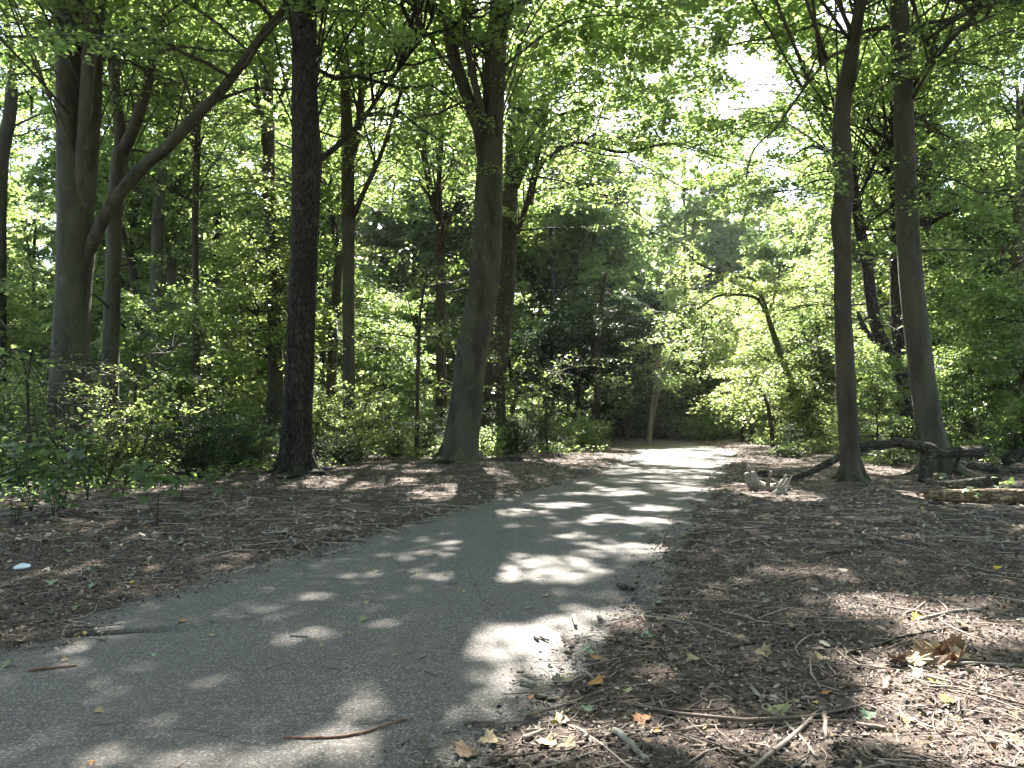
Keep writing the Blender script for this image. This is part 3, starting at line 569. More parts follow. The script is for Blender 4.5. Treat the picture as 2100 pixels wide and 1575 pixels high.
# ------------------------------------------------------------------ overhead canopy: trees and boughs added, mostly out of view, to shade the ground
allL = []
def bough_fill(tree, cells, hlo, hhi):
    rng = tree.rng; cand = np.vstack([c[c[:, 2] > 8] for c, r, lf in tree.limbs if lf])
    st = []; en = []
    for (x, y) in cells:
        h = rng.uniform(hlo, hhi); q = np.array([x, y, 0])+SUND*h/SUND[2]
        dq = np.linalg.norm(cand-(q-[0, 0, 2.5]), axis=1); j = rng.choice(np.nonzero(dq < dq.min()+3)[0]); st.append(cand[j]); en.append(q)
    st = np.array(st); en = np.array(en); t_ = np.linspace(0, 1, 7)[None, :, None]
    pts = st[:, None]*(1-t_)+en[:, None]*t_; pts[..., 2] += .8*np.sin(t_[..., 0]*math.pi)
    pts += np.cumsum(rng.normal(0, .08, pts.shape), 1)*ss(0, .3, t_)
    sh = np.linalg.norm(en-st, axis=1) < 7.5
    if sh.any(): tubes(tree.br, pts[sh], (.035*(1-.85*t_[..., 0])+.004)*np.ones((sh.sum(), 1)), 5)
    n = len(en); ns = 12
    off = np.repeat(en, ns, 0)+rng.normal(0, 1, (n*ns, 3))*[1.0, 1.0, .45]; th = rng.uniform(0, 6.28, n*ns)
    dd = np.stack([np.cos(th), np.sin(th), rng.normal(0, .15, n*ns)], -1); LL = rng.uniform(.9, 1.6, n*ns); off -= dd*LL[:, None]*.5
    tubes(tree.br, np.stack([off, off+dd*LL[:, None]], 1), np.tile([.01, .004], (n*ns, 1)), 3, False)
    a = spray_leaves(rng, off, dd, LL, 44, .15, .4, wid=.5); k = keep(a[0], rng); a = tuple(x[k] for x in a)
    px_, py_ = proj(a[0]); g = sky_gap(px_, py_, a[0][:, 1], rng); tree.L.append((tuple(x[g] for x in a), T_W))
CT = []  # tall trees added with trunks out of view, to carry shading boughs
for (x, y, lab, sd) in ((-9.5, 10.5, 'added unseen tree left of the viewpoint whose crown shades the near path', 1), (10.5, 10, 'added unseen tree right of the viewpoint whose crown shades the near ground', 2), (14.9, 19, 'added unseen tree outside the right edge whose boughs shade the path', 3), (-7.6, 27.5, 'added shade-casting tree hidden behind the furrowed dark trunk', 4)):
    pxx, pyy = proj(np.array([[x, y, 0.]])); t = A('added_shade_tree', 1050, 955, 'bark', 'leaf', lab, seed=80+sd); t.x, t.y, t.z = x, y, zat(x, y)-.05
    hs = np.linspace(t.z, 17, 9); w = np.stack([x+np.cumsum(t.rng.normal(0, .12, 9)), y+np.cumsum(t.rng.normal(0, .12, 9)), hs], -1); w[0][:2] = (x, y)
    t.add(w, np.linspace(.30 if sd < 3 else .22, .09, 9), 20, leafy=1, flare=.4); CT.append(t)
OW = [t_ for t_ in TREES.values() if t_.cat == 'tree' and max(c_[:, 2].max() for c_, r_, lf in t_.limbs if lf) > 12]
cells = {i: [] for i in range(len(OW))}; rg = np.random.default_rng(77)
for gx_ in np.arange(-16, 19, 1.5):
    for gy_ in np.arange(-1, 27, 1.6):
        x = gx_+rg.uniform(-.6, .6); y = gy_+rg.uniform(-.6, .6); hp = np.array([x, y+12.5])
        j = int(np.argmin([np.hypot(hp[0]-c.x, hp[1]-c.y) for c in OW])); cells[j].append((x, y))
for j, c in enumerate(OW):
    if cells[j]: bough_fill(c, cells[j], 11.5, 16.5)
# close the remaining holes in the canopy outside the sun gaps: coverage is counted along the sun's direction
X0, X1, Y0, Y1, CS = -15., 15., 1.5, 20., .15
NXc, NYc = int((X1-X0)/CS), int((Y1-Y0)/CS); cov = np.zeros((NXc, NYc))
def addcov(a):
    x, y = sunproj(a[0]); i = ((x-X0)/CS).astype(int); j = ((y-Y0)/CS).astype(int); k = (i >= 0) & (i < NXc) & (j >= 0) & (j < NYc)
    np.add.at(cov, (i[k], j[k]), (.42*a[3][k]**2*.8)/CS**2)
for T_ in list(TREES.values()):
    for a, _T in T_.L: addcov(a)
def smooth(c):
    for _ in range(2):
        c = (c+np.roll(c, 1, 0)+np.roll(c, -1, 0))/3; c = (c+np.roll(c, 1, 1)+np.roll(c, -1, 1))/3
    return c
gxx, gyy = np.meshgrid(X0+(np.arange(NXc)+.5)*CS, Y0+(np.arange(NYc)+.5)*CS, indexing='ij'); inb = np.zeros(gxx.shape)
for (cx, cy_, ex, ey, s_) in BG: inb = np.maximum(inb, np.where(((gxx-cx)/ex)**2+((gyy-cy_)/ey)**2 < 1.75, 1, 0))
rg = np.random.default_rng(9); tot = 0
for it in range(14):
    c = smooth(cov); need = (c < np.interp(gyy, [14, 16, 26], [2.8, 2.2, 1.6])) & (inb < .5); ii, jj = np.nonzero(need)
    if len(ii) < 30: break
    m_ = max(10, min(220, len(ii)//30)); q = rg.choice(len(ii), m_); gx_, gy_ = gxx[ii[q], jj[q]], gyy[ii[q], jj[q]]
    h = rg.uniform(12, 16.5, m_); cen = np.stack([gx_, gy_, 0*gx_], -1)+SUND[None]*(h/SUND[2])[:, None]; th = rg.uniform(0, 6.28, m_)
    dd = np.stack([np.cos(th), np.sin(th), rg.normal(0, .12, m_)], -1); LL = rg.uniform(.9, 1.5, m_); st = cen-dd*LL[:, None]*.5
    own = np.argmin([np.hypot(cen[:, 0]-t_.x, cen[:, 1]-t_.y) for t_ in OW], axis=0)
    for j, t_ in enumerate(OW):
        w = own == j
        if not w.any(): continue
        tubes(t_.br, np.stack([st[w], st[w]+dd[w]*LL[w][:, None]], 1), np.tile([.012, .004], (w.sum(), 1)), 3, False)
        ca = np.vstack([c_[c_[:, 2] > 6.5] for c_, r_, lf in t_.limbs if lf]); wi = np.nonzero(w)[0][::5]; wi = np.array([i_ for i_ in wi if np.linalg.norm(ca-st[i_], axis=1).min() < 4], int)
        e1 = st[wi]
        dq = [np.linalg.norm(ca-(q_-[0, 0, 2.5]), axis=1) for q_ in e1]; j0 = [int(rg.choice(np.nonzero(v_ < v_.min()+4)[0])) for v_ in dq]; s1 = ca[np.array(j0, int)]; tq = np.linspace(0, 1, 6)[None, :, None]
        pq = s1.reshape(-1, 1, 3)*(1-tq)+e1.reshape(-1, 1, 3)*tq; pq[..., 2] += .6*np.sin(tq[..., 0]*math.pi); pq += np.cumsum(rg.normal(0, .07, pq.shape), 1)*np.sin(tq*math.pi)
        if len(e1): tubes(t_.br, pq, (.02*(1-.8*tq[..., 0])+.004)*np.ones((len(pq), 1)), 5)
        a = spray_leaves(rg, st[w], dd[w], LL[w], 46, .16, .4, wid=.5); k = keep(a[0], rg) & sky_gap(*proj(a[0]), a[0][:, 1], rg); a = tuple(x[k] for x in a); addcov(a); t_.L.append((a, T_W)); tot += m_
print('patch sprays', tot, 'coverage', (smooth(cov)[inb < .5] > 2.6).mean())
for c in TREES.values():
    if c.cat == 'tree': c.build()

# ------------------------------------------------------------------ background trees, understorey trees and shrubs (copies share meshes)
def proto_tree(seed, H, crown0, spreadr, nbr, nl, size, r0, leafm, bark, T=T_R, nsp=7, clumps=True):
    rng = np.random.default_rng(seed); tr = MB(); br = MB(); lf = MB()
    hs = np.linspace(0, H*.92, 9); w = np.stack([np.cumsum(rng.normal(0, .10, 9)), np.cumsum(rng.normal(0, .10, 9)), hs], -1); w[0] = 0
    c = trunk_tube(tr, w, np.linspace(r0, r0*.2, 9), 10, .5, seed, .05, .3, .5)
    for q in range(3):
        i = rng.integers(int(len(c)*.3), int(len(c)*.6)); a = rng.uniform(0, 6.28); e = c[i]+np.array([math.cos(a)*H*.14, math.sin(a)*H*.14, H*.35])
        m_ = (c[i]+e)/2+rng.normal(0, .3, 3); cc = trunk_tube(tr, [c[i], m_, e], [r0*.45, r0*.3, r0*.12], 7, .5, seed+q, .04); c = np.vstack([c, cc])
    c = c[c[:, 2] > crown0]; n = nbr; st = c[rng.integers(0, len(c), n)]; th = rng.uniform(0, 6.28, n)
    rel = (st[:, 2]-crown0)/(H-crown0); L = spreadr*rng.uniform(.5, 1.1, n)*(1.05-.6*rel)
    d = nrm(np.stack([np.cos(th), np.sin(th), rng.normal(.3, .25, n)], -1)); t = np.linspace(0, 1, 6)
    pts = st[:, None]+d[:, None]*(L[:, None]*t)[..., None]+np.cumsum(rng.normal(0, .05, (n, 6, 3)), 1)*L[:, None, None]*.5; pts[..., 2] -= .2*L[:, None]*t**2
    tubes(br, pts, (.03*L[:, None]/2)*(1-.8*t)[None]+.004, 4)
    tt = rng.uniform(.3, 1, (n, nsp)); k0 = np.minimum((tt*5).astype(int), 4); a = np.arange(n)[:, None]; f = (tt*5-k0)[..., None]
    q = (pts[a, k0]*(1-f)+pts[a, k0+1]*f).reshape(-1, 3); tg = nrm(pts[a, k0+1]-pts[a, k0]).reshape(-1, 3)
    dd = nrm(tg+rng.normal(0, .5, q.shape)*[1, 1, .4]); LL = rng.uniform(.6, 1.3, len(q))*(.6+spreadr*.18)
    leaves(lf, *spray_leaves(rng, q, dd, LL, nl, size, .5, wid=.5, thick=.09), T)
    return tr, br, lf, leafm, bark
def make_proto(name, cat, parts):
    tr, br, lf, leafm, bark = parts; e = empty(name, (0, 0, 0), 'tree', cat)
    link('trunk' if name != 'shrub' else 'stems', tr.mesh('trunk', M[bark]), e)
    if br.n: link('branches' if name != 'shrub' else 'twigs', br.mesh('branches', M[bark]), e)
    link('crown' if name != 'shrub' else 'foliage', lf.mesh('crown', M[leafm]), e); return e
class Proto:                              # the first copy placed is the prototype itself
    def __init__(s, name, cat, parts): s.e = make_proto(name, cat, parts); s.used = False
    def place(s, x, y, rz, sc, label, group, dz=0):
        loc = (x, y, zat(x, y)-.03+dz)
        if not s.used:
            s.used = True; s.e.location = loc; s.e.rotation_euler = (0, 0, rz); s.e.scale = (sc,)*3; s.e['label'] = label; s.e['group'] = group; return s.e
        return copy_tree(s.e, loc, rz, sc, label, group)
MARKS = [(-999, 'left edge of the photo'), (145, 'twin-stemmed beech'), (320, 'curved trunk'), (566, 'grey low-forked trunk'), (612, 'furrowed dark trunk'), (716, 'many-branched trunk'), (905, 'tuning-fork trunk'), (1000, 'leaning beech'), (1335, 'pale twin stems'), (1610, 'arching sapling'), (1735, 'kinked dark trunk'), (1890, 'left-leaning smooth trunk'), (2030, 'snake-like trunk'), (9999, 'right edge of the photo')]
def between(x, y):
    u = CXP+F*x/max(y, 1)
    for (a, la), (b, lb) in zip(MARKS, MARKS[1:]):
        if a <= u < b: return 'between the %s and the %s' % (la, lb)
def okspot(x, y, m=1.2): return pathdist(np.array([x]), np.array([y]))[0] > m

BT = [Proto('background_tree', 'tree', proto_tree(200+i, (19, 17, 21, 15, 18)[i], (3.2, 2.4, 5, 2, 3.8)[i], (4.2, 3.6, 4.6, 3.4, 3.8)[i], 80, 34, .25, (.22, .16, .26, .14, .18)[i], ('leaf', 'leaf_far', 'leaf', 'leaf_far', 'leaf_yellow')[i], 'bark_mid')) for i in range(5)]
rg = np.random.default_rng(12); placed = []
def spread(n, y0, y1, mind, sl=.72, test=None, pad=4, rg=rg):
    out = []; tries = 0
    while len(out) < n and tries < n*60:
        tries += 1; y = y0+(y1-y0)*rg.random()**.8; x = rg.uniform(-1, 1)*(sl*y+pad)
        if not okspot(x, y, 2.0) or (test and not test(x, y)): continue
        if any((x-a)**2+(y-b)**2 < mind**2 for a, b in placed): continue
        placed.append((x, y)); out.append((x, y))
    return out
def bg_ok(x, y):
    u = CXP+F*x/y
    if 1230 < u < 1700 and y < 80: return False           # the sunny opening beyond the bend
    if x > 2 and x < 13 and y < 48: return False
    return True
DN = lambda y: 'nearer' if y < 45 else ('more distant' if y < 65 else 'farthest')
for (x, y) in spread(96, 33, 95, 3.0, test=bg_ok):
    k = int(rg.integers(0, 5)); b = between(x, y)
    BT[k].place(x, y, rg.uniform(0, 6.28), rg.uniform(.85, 1.15), '%s %s %s' % (DN(y), ('broad leafy tree', 'light green tree', 'tall leafy tree', 'bushy bright tree', 'yellow-green tree')[k], b), 'background trees '+b)

for k, (px_, D, sc) in enumerate([(560, 50, 1.2), (640, 56, 1.3), (720, 49, 1.25), (780, 57, 1.35), (850, 51, 1.25), (920, 56, 1.3), (985, 49, 1.2), (1050, 54, 1.3), (1120, 48, 1.2), (1190, 53, 1.3), (1260, 56, 1.25), (440, 54, 1.2), (300, 52, 1.2)]):
    BT[(0, 1, 3, 4, 1)[k % 5]].place((px_-CXP)/F*D, D, k*2.3, sc, 'tall leafy tree standing deep in the wood behind the left trunks', 'tall trees deep in the wood')
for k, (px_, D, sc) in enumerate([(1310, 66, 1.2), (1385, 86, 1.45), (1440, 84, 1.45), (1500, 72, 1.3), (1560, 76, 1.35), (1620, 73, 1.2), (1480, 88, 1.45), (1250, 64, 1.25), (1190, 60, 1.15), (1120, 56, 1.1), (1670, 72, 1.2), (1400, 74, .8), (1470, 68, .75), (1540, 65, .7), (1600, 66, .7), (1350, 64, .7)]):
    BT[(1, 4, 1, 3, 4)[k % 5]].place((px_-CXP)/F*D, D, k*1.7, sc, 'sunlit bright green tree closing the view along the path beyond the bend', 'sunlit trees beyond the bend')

UT = [Proto('understorey_tree', 'small tree', proto_tree(300+i, (7, 5.5, 8, 6)[i], (.9, .8, 1.2, .5)[i], (2.2, 1.9, 2.4, 2.0)[i], 60, 30, .135, (.06, .05, .07, .08)[i], ('leaf', 'leaf_far', 'leaf_yellow', 'leaf_dark')[i], 'bark_mid', nsp=6)) for i in range(4)]
placed = []
def ut_ok(x, y):
    u = CXP+F*x/y
    if 1245 < u < 1500 and y < 40: return False
    if 1000 < u < 1250 and y < 27: return False
    if u > 1500 and y < 27: return False
    return True
for (x, y) in spread(62, 24, 58, 2.1, test=ut_ok):
    k = int(rg.integers(0, 3)); b = between(x, y)
    UT[k].place(x, y, rg.uniform(0, 6.28), rg.uniform(.8, 1.2), '%s %s %s' % ('near' if y < 36 else 'distant', ('leafy small tree', 'fresh green small tree', 'yellowish small tree')[k], b), 'small understorey trees '+b)
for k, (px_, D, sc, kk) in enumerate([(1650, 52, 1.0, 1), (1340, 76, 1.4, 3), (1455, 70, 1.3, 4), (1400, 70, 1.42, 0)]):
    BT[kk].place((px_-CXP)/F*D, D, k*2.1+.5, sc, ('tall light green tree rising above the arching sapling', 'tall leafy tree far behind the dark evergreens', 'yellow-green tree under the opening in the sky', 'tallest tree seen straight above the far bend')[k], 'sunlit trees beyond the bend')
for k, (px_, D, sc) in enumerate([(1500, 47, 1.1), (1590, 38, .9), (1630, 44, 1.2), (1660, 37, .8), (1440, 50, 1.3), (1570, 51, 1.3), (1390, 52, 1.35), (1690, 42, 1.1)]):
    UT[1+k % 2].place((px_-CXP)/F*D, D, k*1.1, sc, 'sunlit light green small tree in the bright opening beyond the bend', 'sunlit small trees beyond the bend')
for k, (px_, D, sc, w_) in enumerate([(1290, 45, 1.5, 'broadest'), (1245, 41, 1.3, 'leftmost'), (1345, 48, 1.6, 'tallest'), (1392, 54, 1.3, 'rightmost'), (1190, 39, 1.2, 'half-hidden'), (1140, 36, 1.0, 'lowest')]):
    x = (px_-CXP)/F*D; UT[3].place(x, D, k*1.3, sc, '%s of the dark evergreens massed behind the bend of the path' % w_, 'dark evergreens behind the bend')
# near right: dark leafy understorey around the left-leaning trunk
for k, (px_, D, sc, lab) in enumerate([(1800, 24, .55, 'low layered tree behind the kinked dark trunk'), (1985, 21, .6, 'layered leafy tree right of the left-leaning smooth trunk'), (2110, 19, .8, 'dark leafy tree overhanging the right edge'), (2000, 30, .8, 'leafy tree behind the snake-like trunk')]):
    x = (px_-CXP)/F*D; UT[0].place(x, D, k*2.1, sc, lab, 'layered understorey trees on the right')

def proto_shrub(seed, H, Rr, nst, nl, size, leafm, T=T_6, nsp=5, base=.15, tilt=.5, r0=.012):
    rng = np.random.default_rng(seed); tr = MB(); br = MB(); lf = MB(); n = nst; th = rng.uniform(0, 6.28, n)
    L = H*rng.uniform(.6, 1.1, n); sl = rng.uniform(.1, 1, n)*Rr/H; d = nrm(np.stack([np.cos(th)*sl, np.sin(th)*sl, np.ones(n)], -1)); t = np.linspace(0, 1, 6)
    b0 = np.stack([np.cos(th)*sl*.2*Rr, np.sin(th)*sl*.2*Rr, 0*th-.02], -1)
    pts = b0[:, None]+d[:, None]*(L[:, None]*t)[..., None]+np.cumsum(rng.normal(0, .03, (n, 6, 3)), 1)*H; pts[..., :2] += d[:, None, :2]*(L[:, None]*.45*t**2)[..., None]
    tubes(tr, pts, r0*(1.1-.8*t)[None]*np.ones((n, 1)), 5)
    tt = rng.uniform(base, 1, (n, nsp)); k0 = np.minimum((tt*5).astype(int), 4); a = np.arange(n)[:, None]; f = (tt*5-k0)[..., None]
    q = (pts[a, k0]*(1-f)+pts[a, k0+1]*f).reshape(-1, 3); th2 = rng.uniform(0, 6.28, len(q)); dd = np.stack([np.cos(th2), np.sin(th2), rng.normal(.15, .2, len(q))], -1)
    LL = rng.uniform(.35, .7, len(q))*(.5+Rr*.45); tubes(br, np.stack([q, q+dd*LL[:, None]], 1), np.tile([.005, .003], (len(q), 1)), 3, False)
    leaves(lf, *spray_leaves(rng, q, dd, LL, nl, size, tilt, wid=.5, thick=.04), T)
    return tr, br, lf, leafm, 'bark_mid'
SH = [Proto('shrub', 'shrub', proto_shrub(400, 1.7, 1.1, 26, 16, .085, 'leaf')),
      Proto('shrub', 'shrub', proto_shrub(401, 2.4, 1.3, 26, 18, .09, 'leaf_yellow')),
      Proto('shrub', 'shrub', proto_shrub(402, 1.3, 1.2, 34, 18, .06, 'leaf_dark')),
      Proto('shrub', 'shrub', proto_shrub(403, .9, .9, 22, 14, .085, 'leaf_far', base=.1)),
      Proto('shrub', 'shrub', proto_shrub(404, 2.9, 1.5, 30, 20, .085, 'leaf')),
      Proto('shrub', 'shrub', proto_shrub(405, .5, .6, 16, 10, .08, 'leaf_maple', base=.2))]
SN = ['leafy bush', 'tall yellowish bush', 'dark fine-leaved bush', 'low light green bush', 'tall arching bush', 'low broad-leaved plant clump']
def front(x):                             # where the undergrowth begins, per picture column
    u = x; return np.interp(u, [0, 250, 560, 700, 880, 1000, 1240, 1300, 1500, 1560, 1700, 1900, 2100], [12.6, 14, 17.2, 20, 23.5, 24, 27.5, 47, 40, 31, 25.5, 22, 20])
placed = []
def sh_ok(x, y):
    u = CXP+F*x/y; return y > front(u) and y < front(u)+26
for (x, y) in spread(190, 12.6, 50, .95, sl=.70, test=sh_ok, pad=1):
    u = CXP+F*x/y; dep = y-front(u); b = between(x, y)
    if dep < 2.0: k = int(rg.choice([3, 0, 5, 2, 1], p=[.3, .3, .2, .1, .1]))
    elif dep < 7: k = int(rg.choice([0, 1, 2, 3, 4], p=[.3, .15, .15, .2, .2]))
    else: k = int(rg.choice([0, 1, 4], p=[.3, .35, .35]))
    SH[k].place(x, y, rg.uniform(0, 6.28), rg.uniform(.75, 1.2), '%s %s %s' % ('front-row' if dep < 4 else ('mid-depth' if dep < 12 else 'far'), SN[k], b), 'undergrowth '+b)
for px_, py_, k, sc, lab in [(400, 985, 2, 1.25, 'dark many-stemmed bush with bare thin stems, left of furrowed trunk'), (500, 965, 2, 1.0, 'second dark fine-leaved bush against the furrowed trunk'), (700, 960, 2, .7, 'small dark bush right of the furrowed trunk'), (1060, 920, 0, .75, 'leafy bush right of the leaning beech base'), (1130, 918, 3, 1.1, 'bright bush at the path verge behind the leaning beech'), (1200, 915, 3, 1.3, 'bright bush nearest the far bend of the path'), (985, 935, 5, 1.0, 'small leafy plant at the right foot of the leaning beech'),
        (1620, 940, 5, 1.1, 'low plant clump right of the marker post'), (1680, 935, 3, .6, 'low plants left of the kinked dark trunk'), (1560, 905, 3, 1.0, 'bright bush behind the marker post'), (1470, 893, 3, 1.4, 'bright bush along the far verge of the path'), (1400, 892, 3, 1.2, 'shaded bush along the far verge of the path'), (1820, 955, 5, 1.2, 'low plants beneath the long fallen branch'), (1790, 935, 0, .5, 'small bush behind the long fallen branch'),
        (1265, 894, 2, 1.5, 'dark bush at the bend, leftmost beyond the path'), (1310, 892, 2, 1.5, 'dark bush at the bend, second from the left'), (1365, 895, 3, 1.4, 'green bush at the bend, under the pale twin stems'), (1400, 886, 1, 1.3, 'tall bush at the bend, right of the pale twin stems'), (1330, 884, 4, 1.5, 'tallest bush closing the view at the bend'), (1435, 901, 3, 1.4, 'sunlit bush at the bend, left of the marker post'), (1482, 903, 3, 1.3, 'sunlit bush just left of the marker post'), (1285, 884, 4, 1.4, 'arching bush behind the leftmost dark bush'), (1420, 884, 4, 1.4, 'arching bush behind the sunlit bushes'), (1545, 897, 0, 1.1, 'leafy bush right behind the marker post'), (1590, 902, 3, 1.5, 'sunlit bush at the foot of the arching sapling'), (1480, 884, 1, 1.3, 'yellowish bush behind the sunlit bushes'),
        (1655, 915, 3, 1.4, 'sunlit bush under the thin straight sapling')]:
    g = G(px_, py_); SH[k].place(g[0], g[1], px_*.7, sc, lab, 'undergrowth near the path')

for k, (x, y) in enumerate([(9.9, 39.2), (9.5, 41.2), (8.7, 43), (7.9, 44.7), (6.6, 46.1), (5.2, 47.3), (3.7, 48.4), (10.9, 40.3), (10.3, 42.6), (9.4, 44.6), (8.2, 46.4), (6.6, 47.9)]):
    SH[(3, 3, 0)[k % 3]].place(x, y, k*1.3, 1.25+.12*(k % 4), 'low bright green bush in the row along the outer verge of the far bend', 'bushes along the outer verge of the bend')

# big-leaved seedlings in front on the left
def seedling(px_, py_, H, nst, nl, size, lab, seed, T=T_M, mt='leaf_maple', spreadr=.35, lean=0):
    g = G(px_, py_); rng = np.random.default_rng(seed); z0 = zat(*g); e = empty('seedling', (g[0], g[1], z0), lab, 'seedling', 'young plants in front of the undergrowth')
    st = MB(); lf = MB(); th = rng.uniform(0, 6.28, nst); t = np.linspace(0, 1, 6)
    d = np.stack([np.cos(th)*spreadr*rng.uniform(.1, 1, nst)+lean, np.sin(th)*spreadr*.8, np.ones(nst)], -1); L = H*rng.uniform(.75, 1.05, nst)
    pts = d[:, None]*(L[:, None]*t)[..., None]+np.cumsum(rng.normal(0, .012, (nst, 6, 3)), 1); pts[:, 0] = 0; pts[:, :, 2] -= .02
    tubes(st, pts, .006*(1.3-t)[None]*np.ones((nst, 1)), 6)
    tt = np.sqrt(rng.uniform(.2, 1, (nst, nl))); k0 = np.minimum((tt*5).astype(int), 4); a = np.arange(nst)[:, None]; f = (tt*5-k0)[..., None]
    q = (pts[a, k0]*(1-f)+pts[a, k0+1]*f).reshape(-1, 3); th2 = rng.uniform(0, 6.28, len(q)); pl = rng.uniform(.5, 1.2, len(q))[:, None]*size
    dd = np.stack([np.cos(th2), np.sin(th2), rng.uniform(0, .5, len(q))], -1); tip = q+dd*pl
    tubes(st, np.stack([q, (q+tip)/2+[0, 0, .01], tip], 1), np.full((len(q), 3), .0022), 3, False)
    nor = np.array([0, 0, 1.])+dd*.3+rng.normal(0, .3, dd.shape); dr = dd*[1, 1, 0]+[0, 0, -.35]
    leaves(lf, tip, nor, dr, size*rng.uniform(.7, 1.25, len(q)), T)
    link('stem', st.mesh('stem', M['bark_mid']), e); link('leaves', lf.mesh('leaves', M[mt]), e); return e
SD = [(322, 1085, .75, 2, 9, .20, 'big-leaved seedling on one bare stem, centre of the left verge'), (462, 1070, .62, 1, 7, .13, 'thin upright seedling right of the big-leaved seedling'), (62, 1065, 1.15, 4, 14, .16, 'tallest big-leaved seedling at far left'), (130, 1075, .8, 5, 14, .12, 'leafy seedling clump left of the big-leaved seedling'), (30, 1095, .35, 4, 9, .10, 'lowest leafy clump at the left edge'), (110, 1085, .4, 5, 8, .10, 'small seedling clump below the leafy seedling clump'),
      (180, 1040, 1.2, 6, 16, .11, 'bushy seedling in front of the twin-stemmed beech'), (20, 1010, 1.3, 5, 14, .15, 'shaded broad-leaved seedling by the left edge'), (250, 1030, .7, 4, 10, .10, 'seedling in the shade beside the bushy seedling'), (370, 1040, .45, 3, 7, .12, 'low pale seedling behind the big-leaved seedling'), (600, 985, .85, 5, 8, .15, 'maple shoots sprouting at the foot of the furrowed trunk'), (430, 1020, .4, 3, 7, .10, 'low seedling behind the thin upright seedling'),
      (1985, 1040, .38, 2, 5, .10, 'small seedling in front of the peeled log'), (1930, 1000, .3, 3, 5, .09, 'small seedling left of the peeled log'), (2050, 1030, .35, 3, 6, .10, 'leafy seedling growing over the peeled log')]
for k, a in enumerate(SD): seedling(*a, seed=500+k)
for k, (x_, y_, D, H_, lab) in enumerate([(150, 990, 14.5, 1.9, 'sunlit shrub with layered leaves before the twin-stemmed beech'), (215, 985, 15, 1.6, 'sunlit shrub at the foot of the Y-forked trunk'), (80, 990, 15.5, 1.7, 'layered shrub left of the twin-stemmed beech')]):
    t = A('shrub', x_, y_, 'bark_mid', 'leaf', lab, cat='shrub', Y=D, seed=90+k)
    for q in range(6):
        a = t.rng.uniform(0, 6.28); b = np.array([t.x, t.y, t.z]); e_ = b+np.array([math.cos(a)*.7, math.sin(a)*.5, H_*t.rng.uniform(.7, 1.1)])
        t.add(np.array([b, (b+e_)/2+[0, 0, .15], e_]), [.014, .01, .005], 6, leafy=1)
    t.grow(26, .35, .3, .8, 3, 16, .085, T=T_6, up=.1, sl=(.3, .6), r0=.012); t.build()

# low ground plants: nobody could count them
rng = np.random.default_rng(33); n = 28000; y = 12+32*rng.random(n)**1.3; x = rng.uniform(-1, 1, n)*(.7*y+1)
u = CXP+F*x/y; d = pathdist(x, y); m_ = (y > front(u)-2.2*rng.random(n)) & (d > .7) & (vnoise(x*.8, y*.8, 3) > -.15); x, y = x[m_], y[m_]
p = np.stack([x, y, gh(x, y)+rng.uniform(.03, .28, len(x))], -1); mb = MB()
th = rng.uniform(0, 6.28, len(x)); leaves(mb, p, np.array([0, 0, 1.])+rng.normal(0, .5, p.shape), np.stack([np.cos(th), np.sin(th), 0*th], -1), rng.uniform(.06, .14, len(x)), T_6)
tag(link('undergrowth', mb.mesh('undergrowth', M['leaf'])), 'low green ground plants covering the forest floor beneath the shrubs', 'ground cover', kind='stuff')

# unseen trees added behind and beside the viewpoint to cut the sky light
CB = Proto('added_shade_tree', 'tree', proto_tree(250, 18, 6.0, 5.5, 130, 34, .26, .25, 'leaf', 'bark_mid'))
for k, (x, y) in enumerate([(-6, -2), (0, -6), (6, -2.5), (-11, -7), (-4.5, -11), (4.5, -12), (11, -7), (-14, 1), (14.5, 0), (-10, -15), (0, -18), (11, -16), (-18, -6), (18, -7)]):
    if okspot(x, y, .5): CB.place(x, y, k*1.9, 1, 'added unseen tree behind the viewpoint, blocking sky light', 'added trees behind the viewpoint')

# ------------------------------------------------------------------ far-off wood: one mass of foliage closing the view
rng = np.random.default_rng(44); ns = 5200
ang = rng.uniform(-.72, .72, ns); dist = rng.uniform(98, 130, ns); x = np.sin(ang)*dist*1.05; y = np.cos(ang)*dist
top = 11+7*fbm(x*.06, y*.06, 3, 3)*2; z = rng.uniform(0, 1, ns)*top
th = rng.uniform(0, 6.28, ns); mb = MB(); leaves(mb, *spray_leaves(rng, np.stack([x, y, z], -1), np.stack([np.cos(th), np.sin(th), 0*th], -1), rng.uniform(2, 3.5, ns), 22, .65, .6, thick=.35, wid=.5), T_R)
tag(link('distant_wood', mb.mesh('distant_wood', M['leaf_far'])), 'far-off mass of woodland closing the view', 'woodland', kind='stuff')

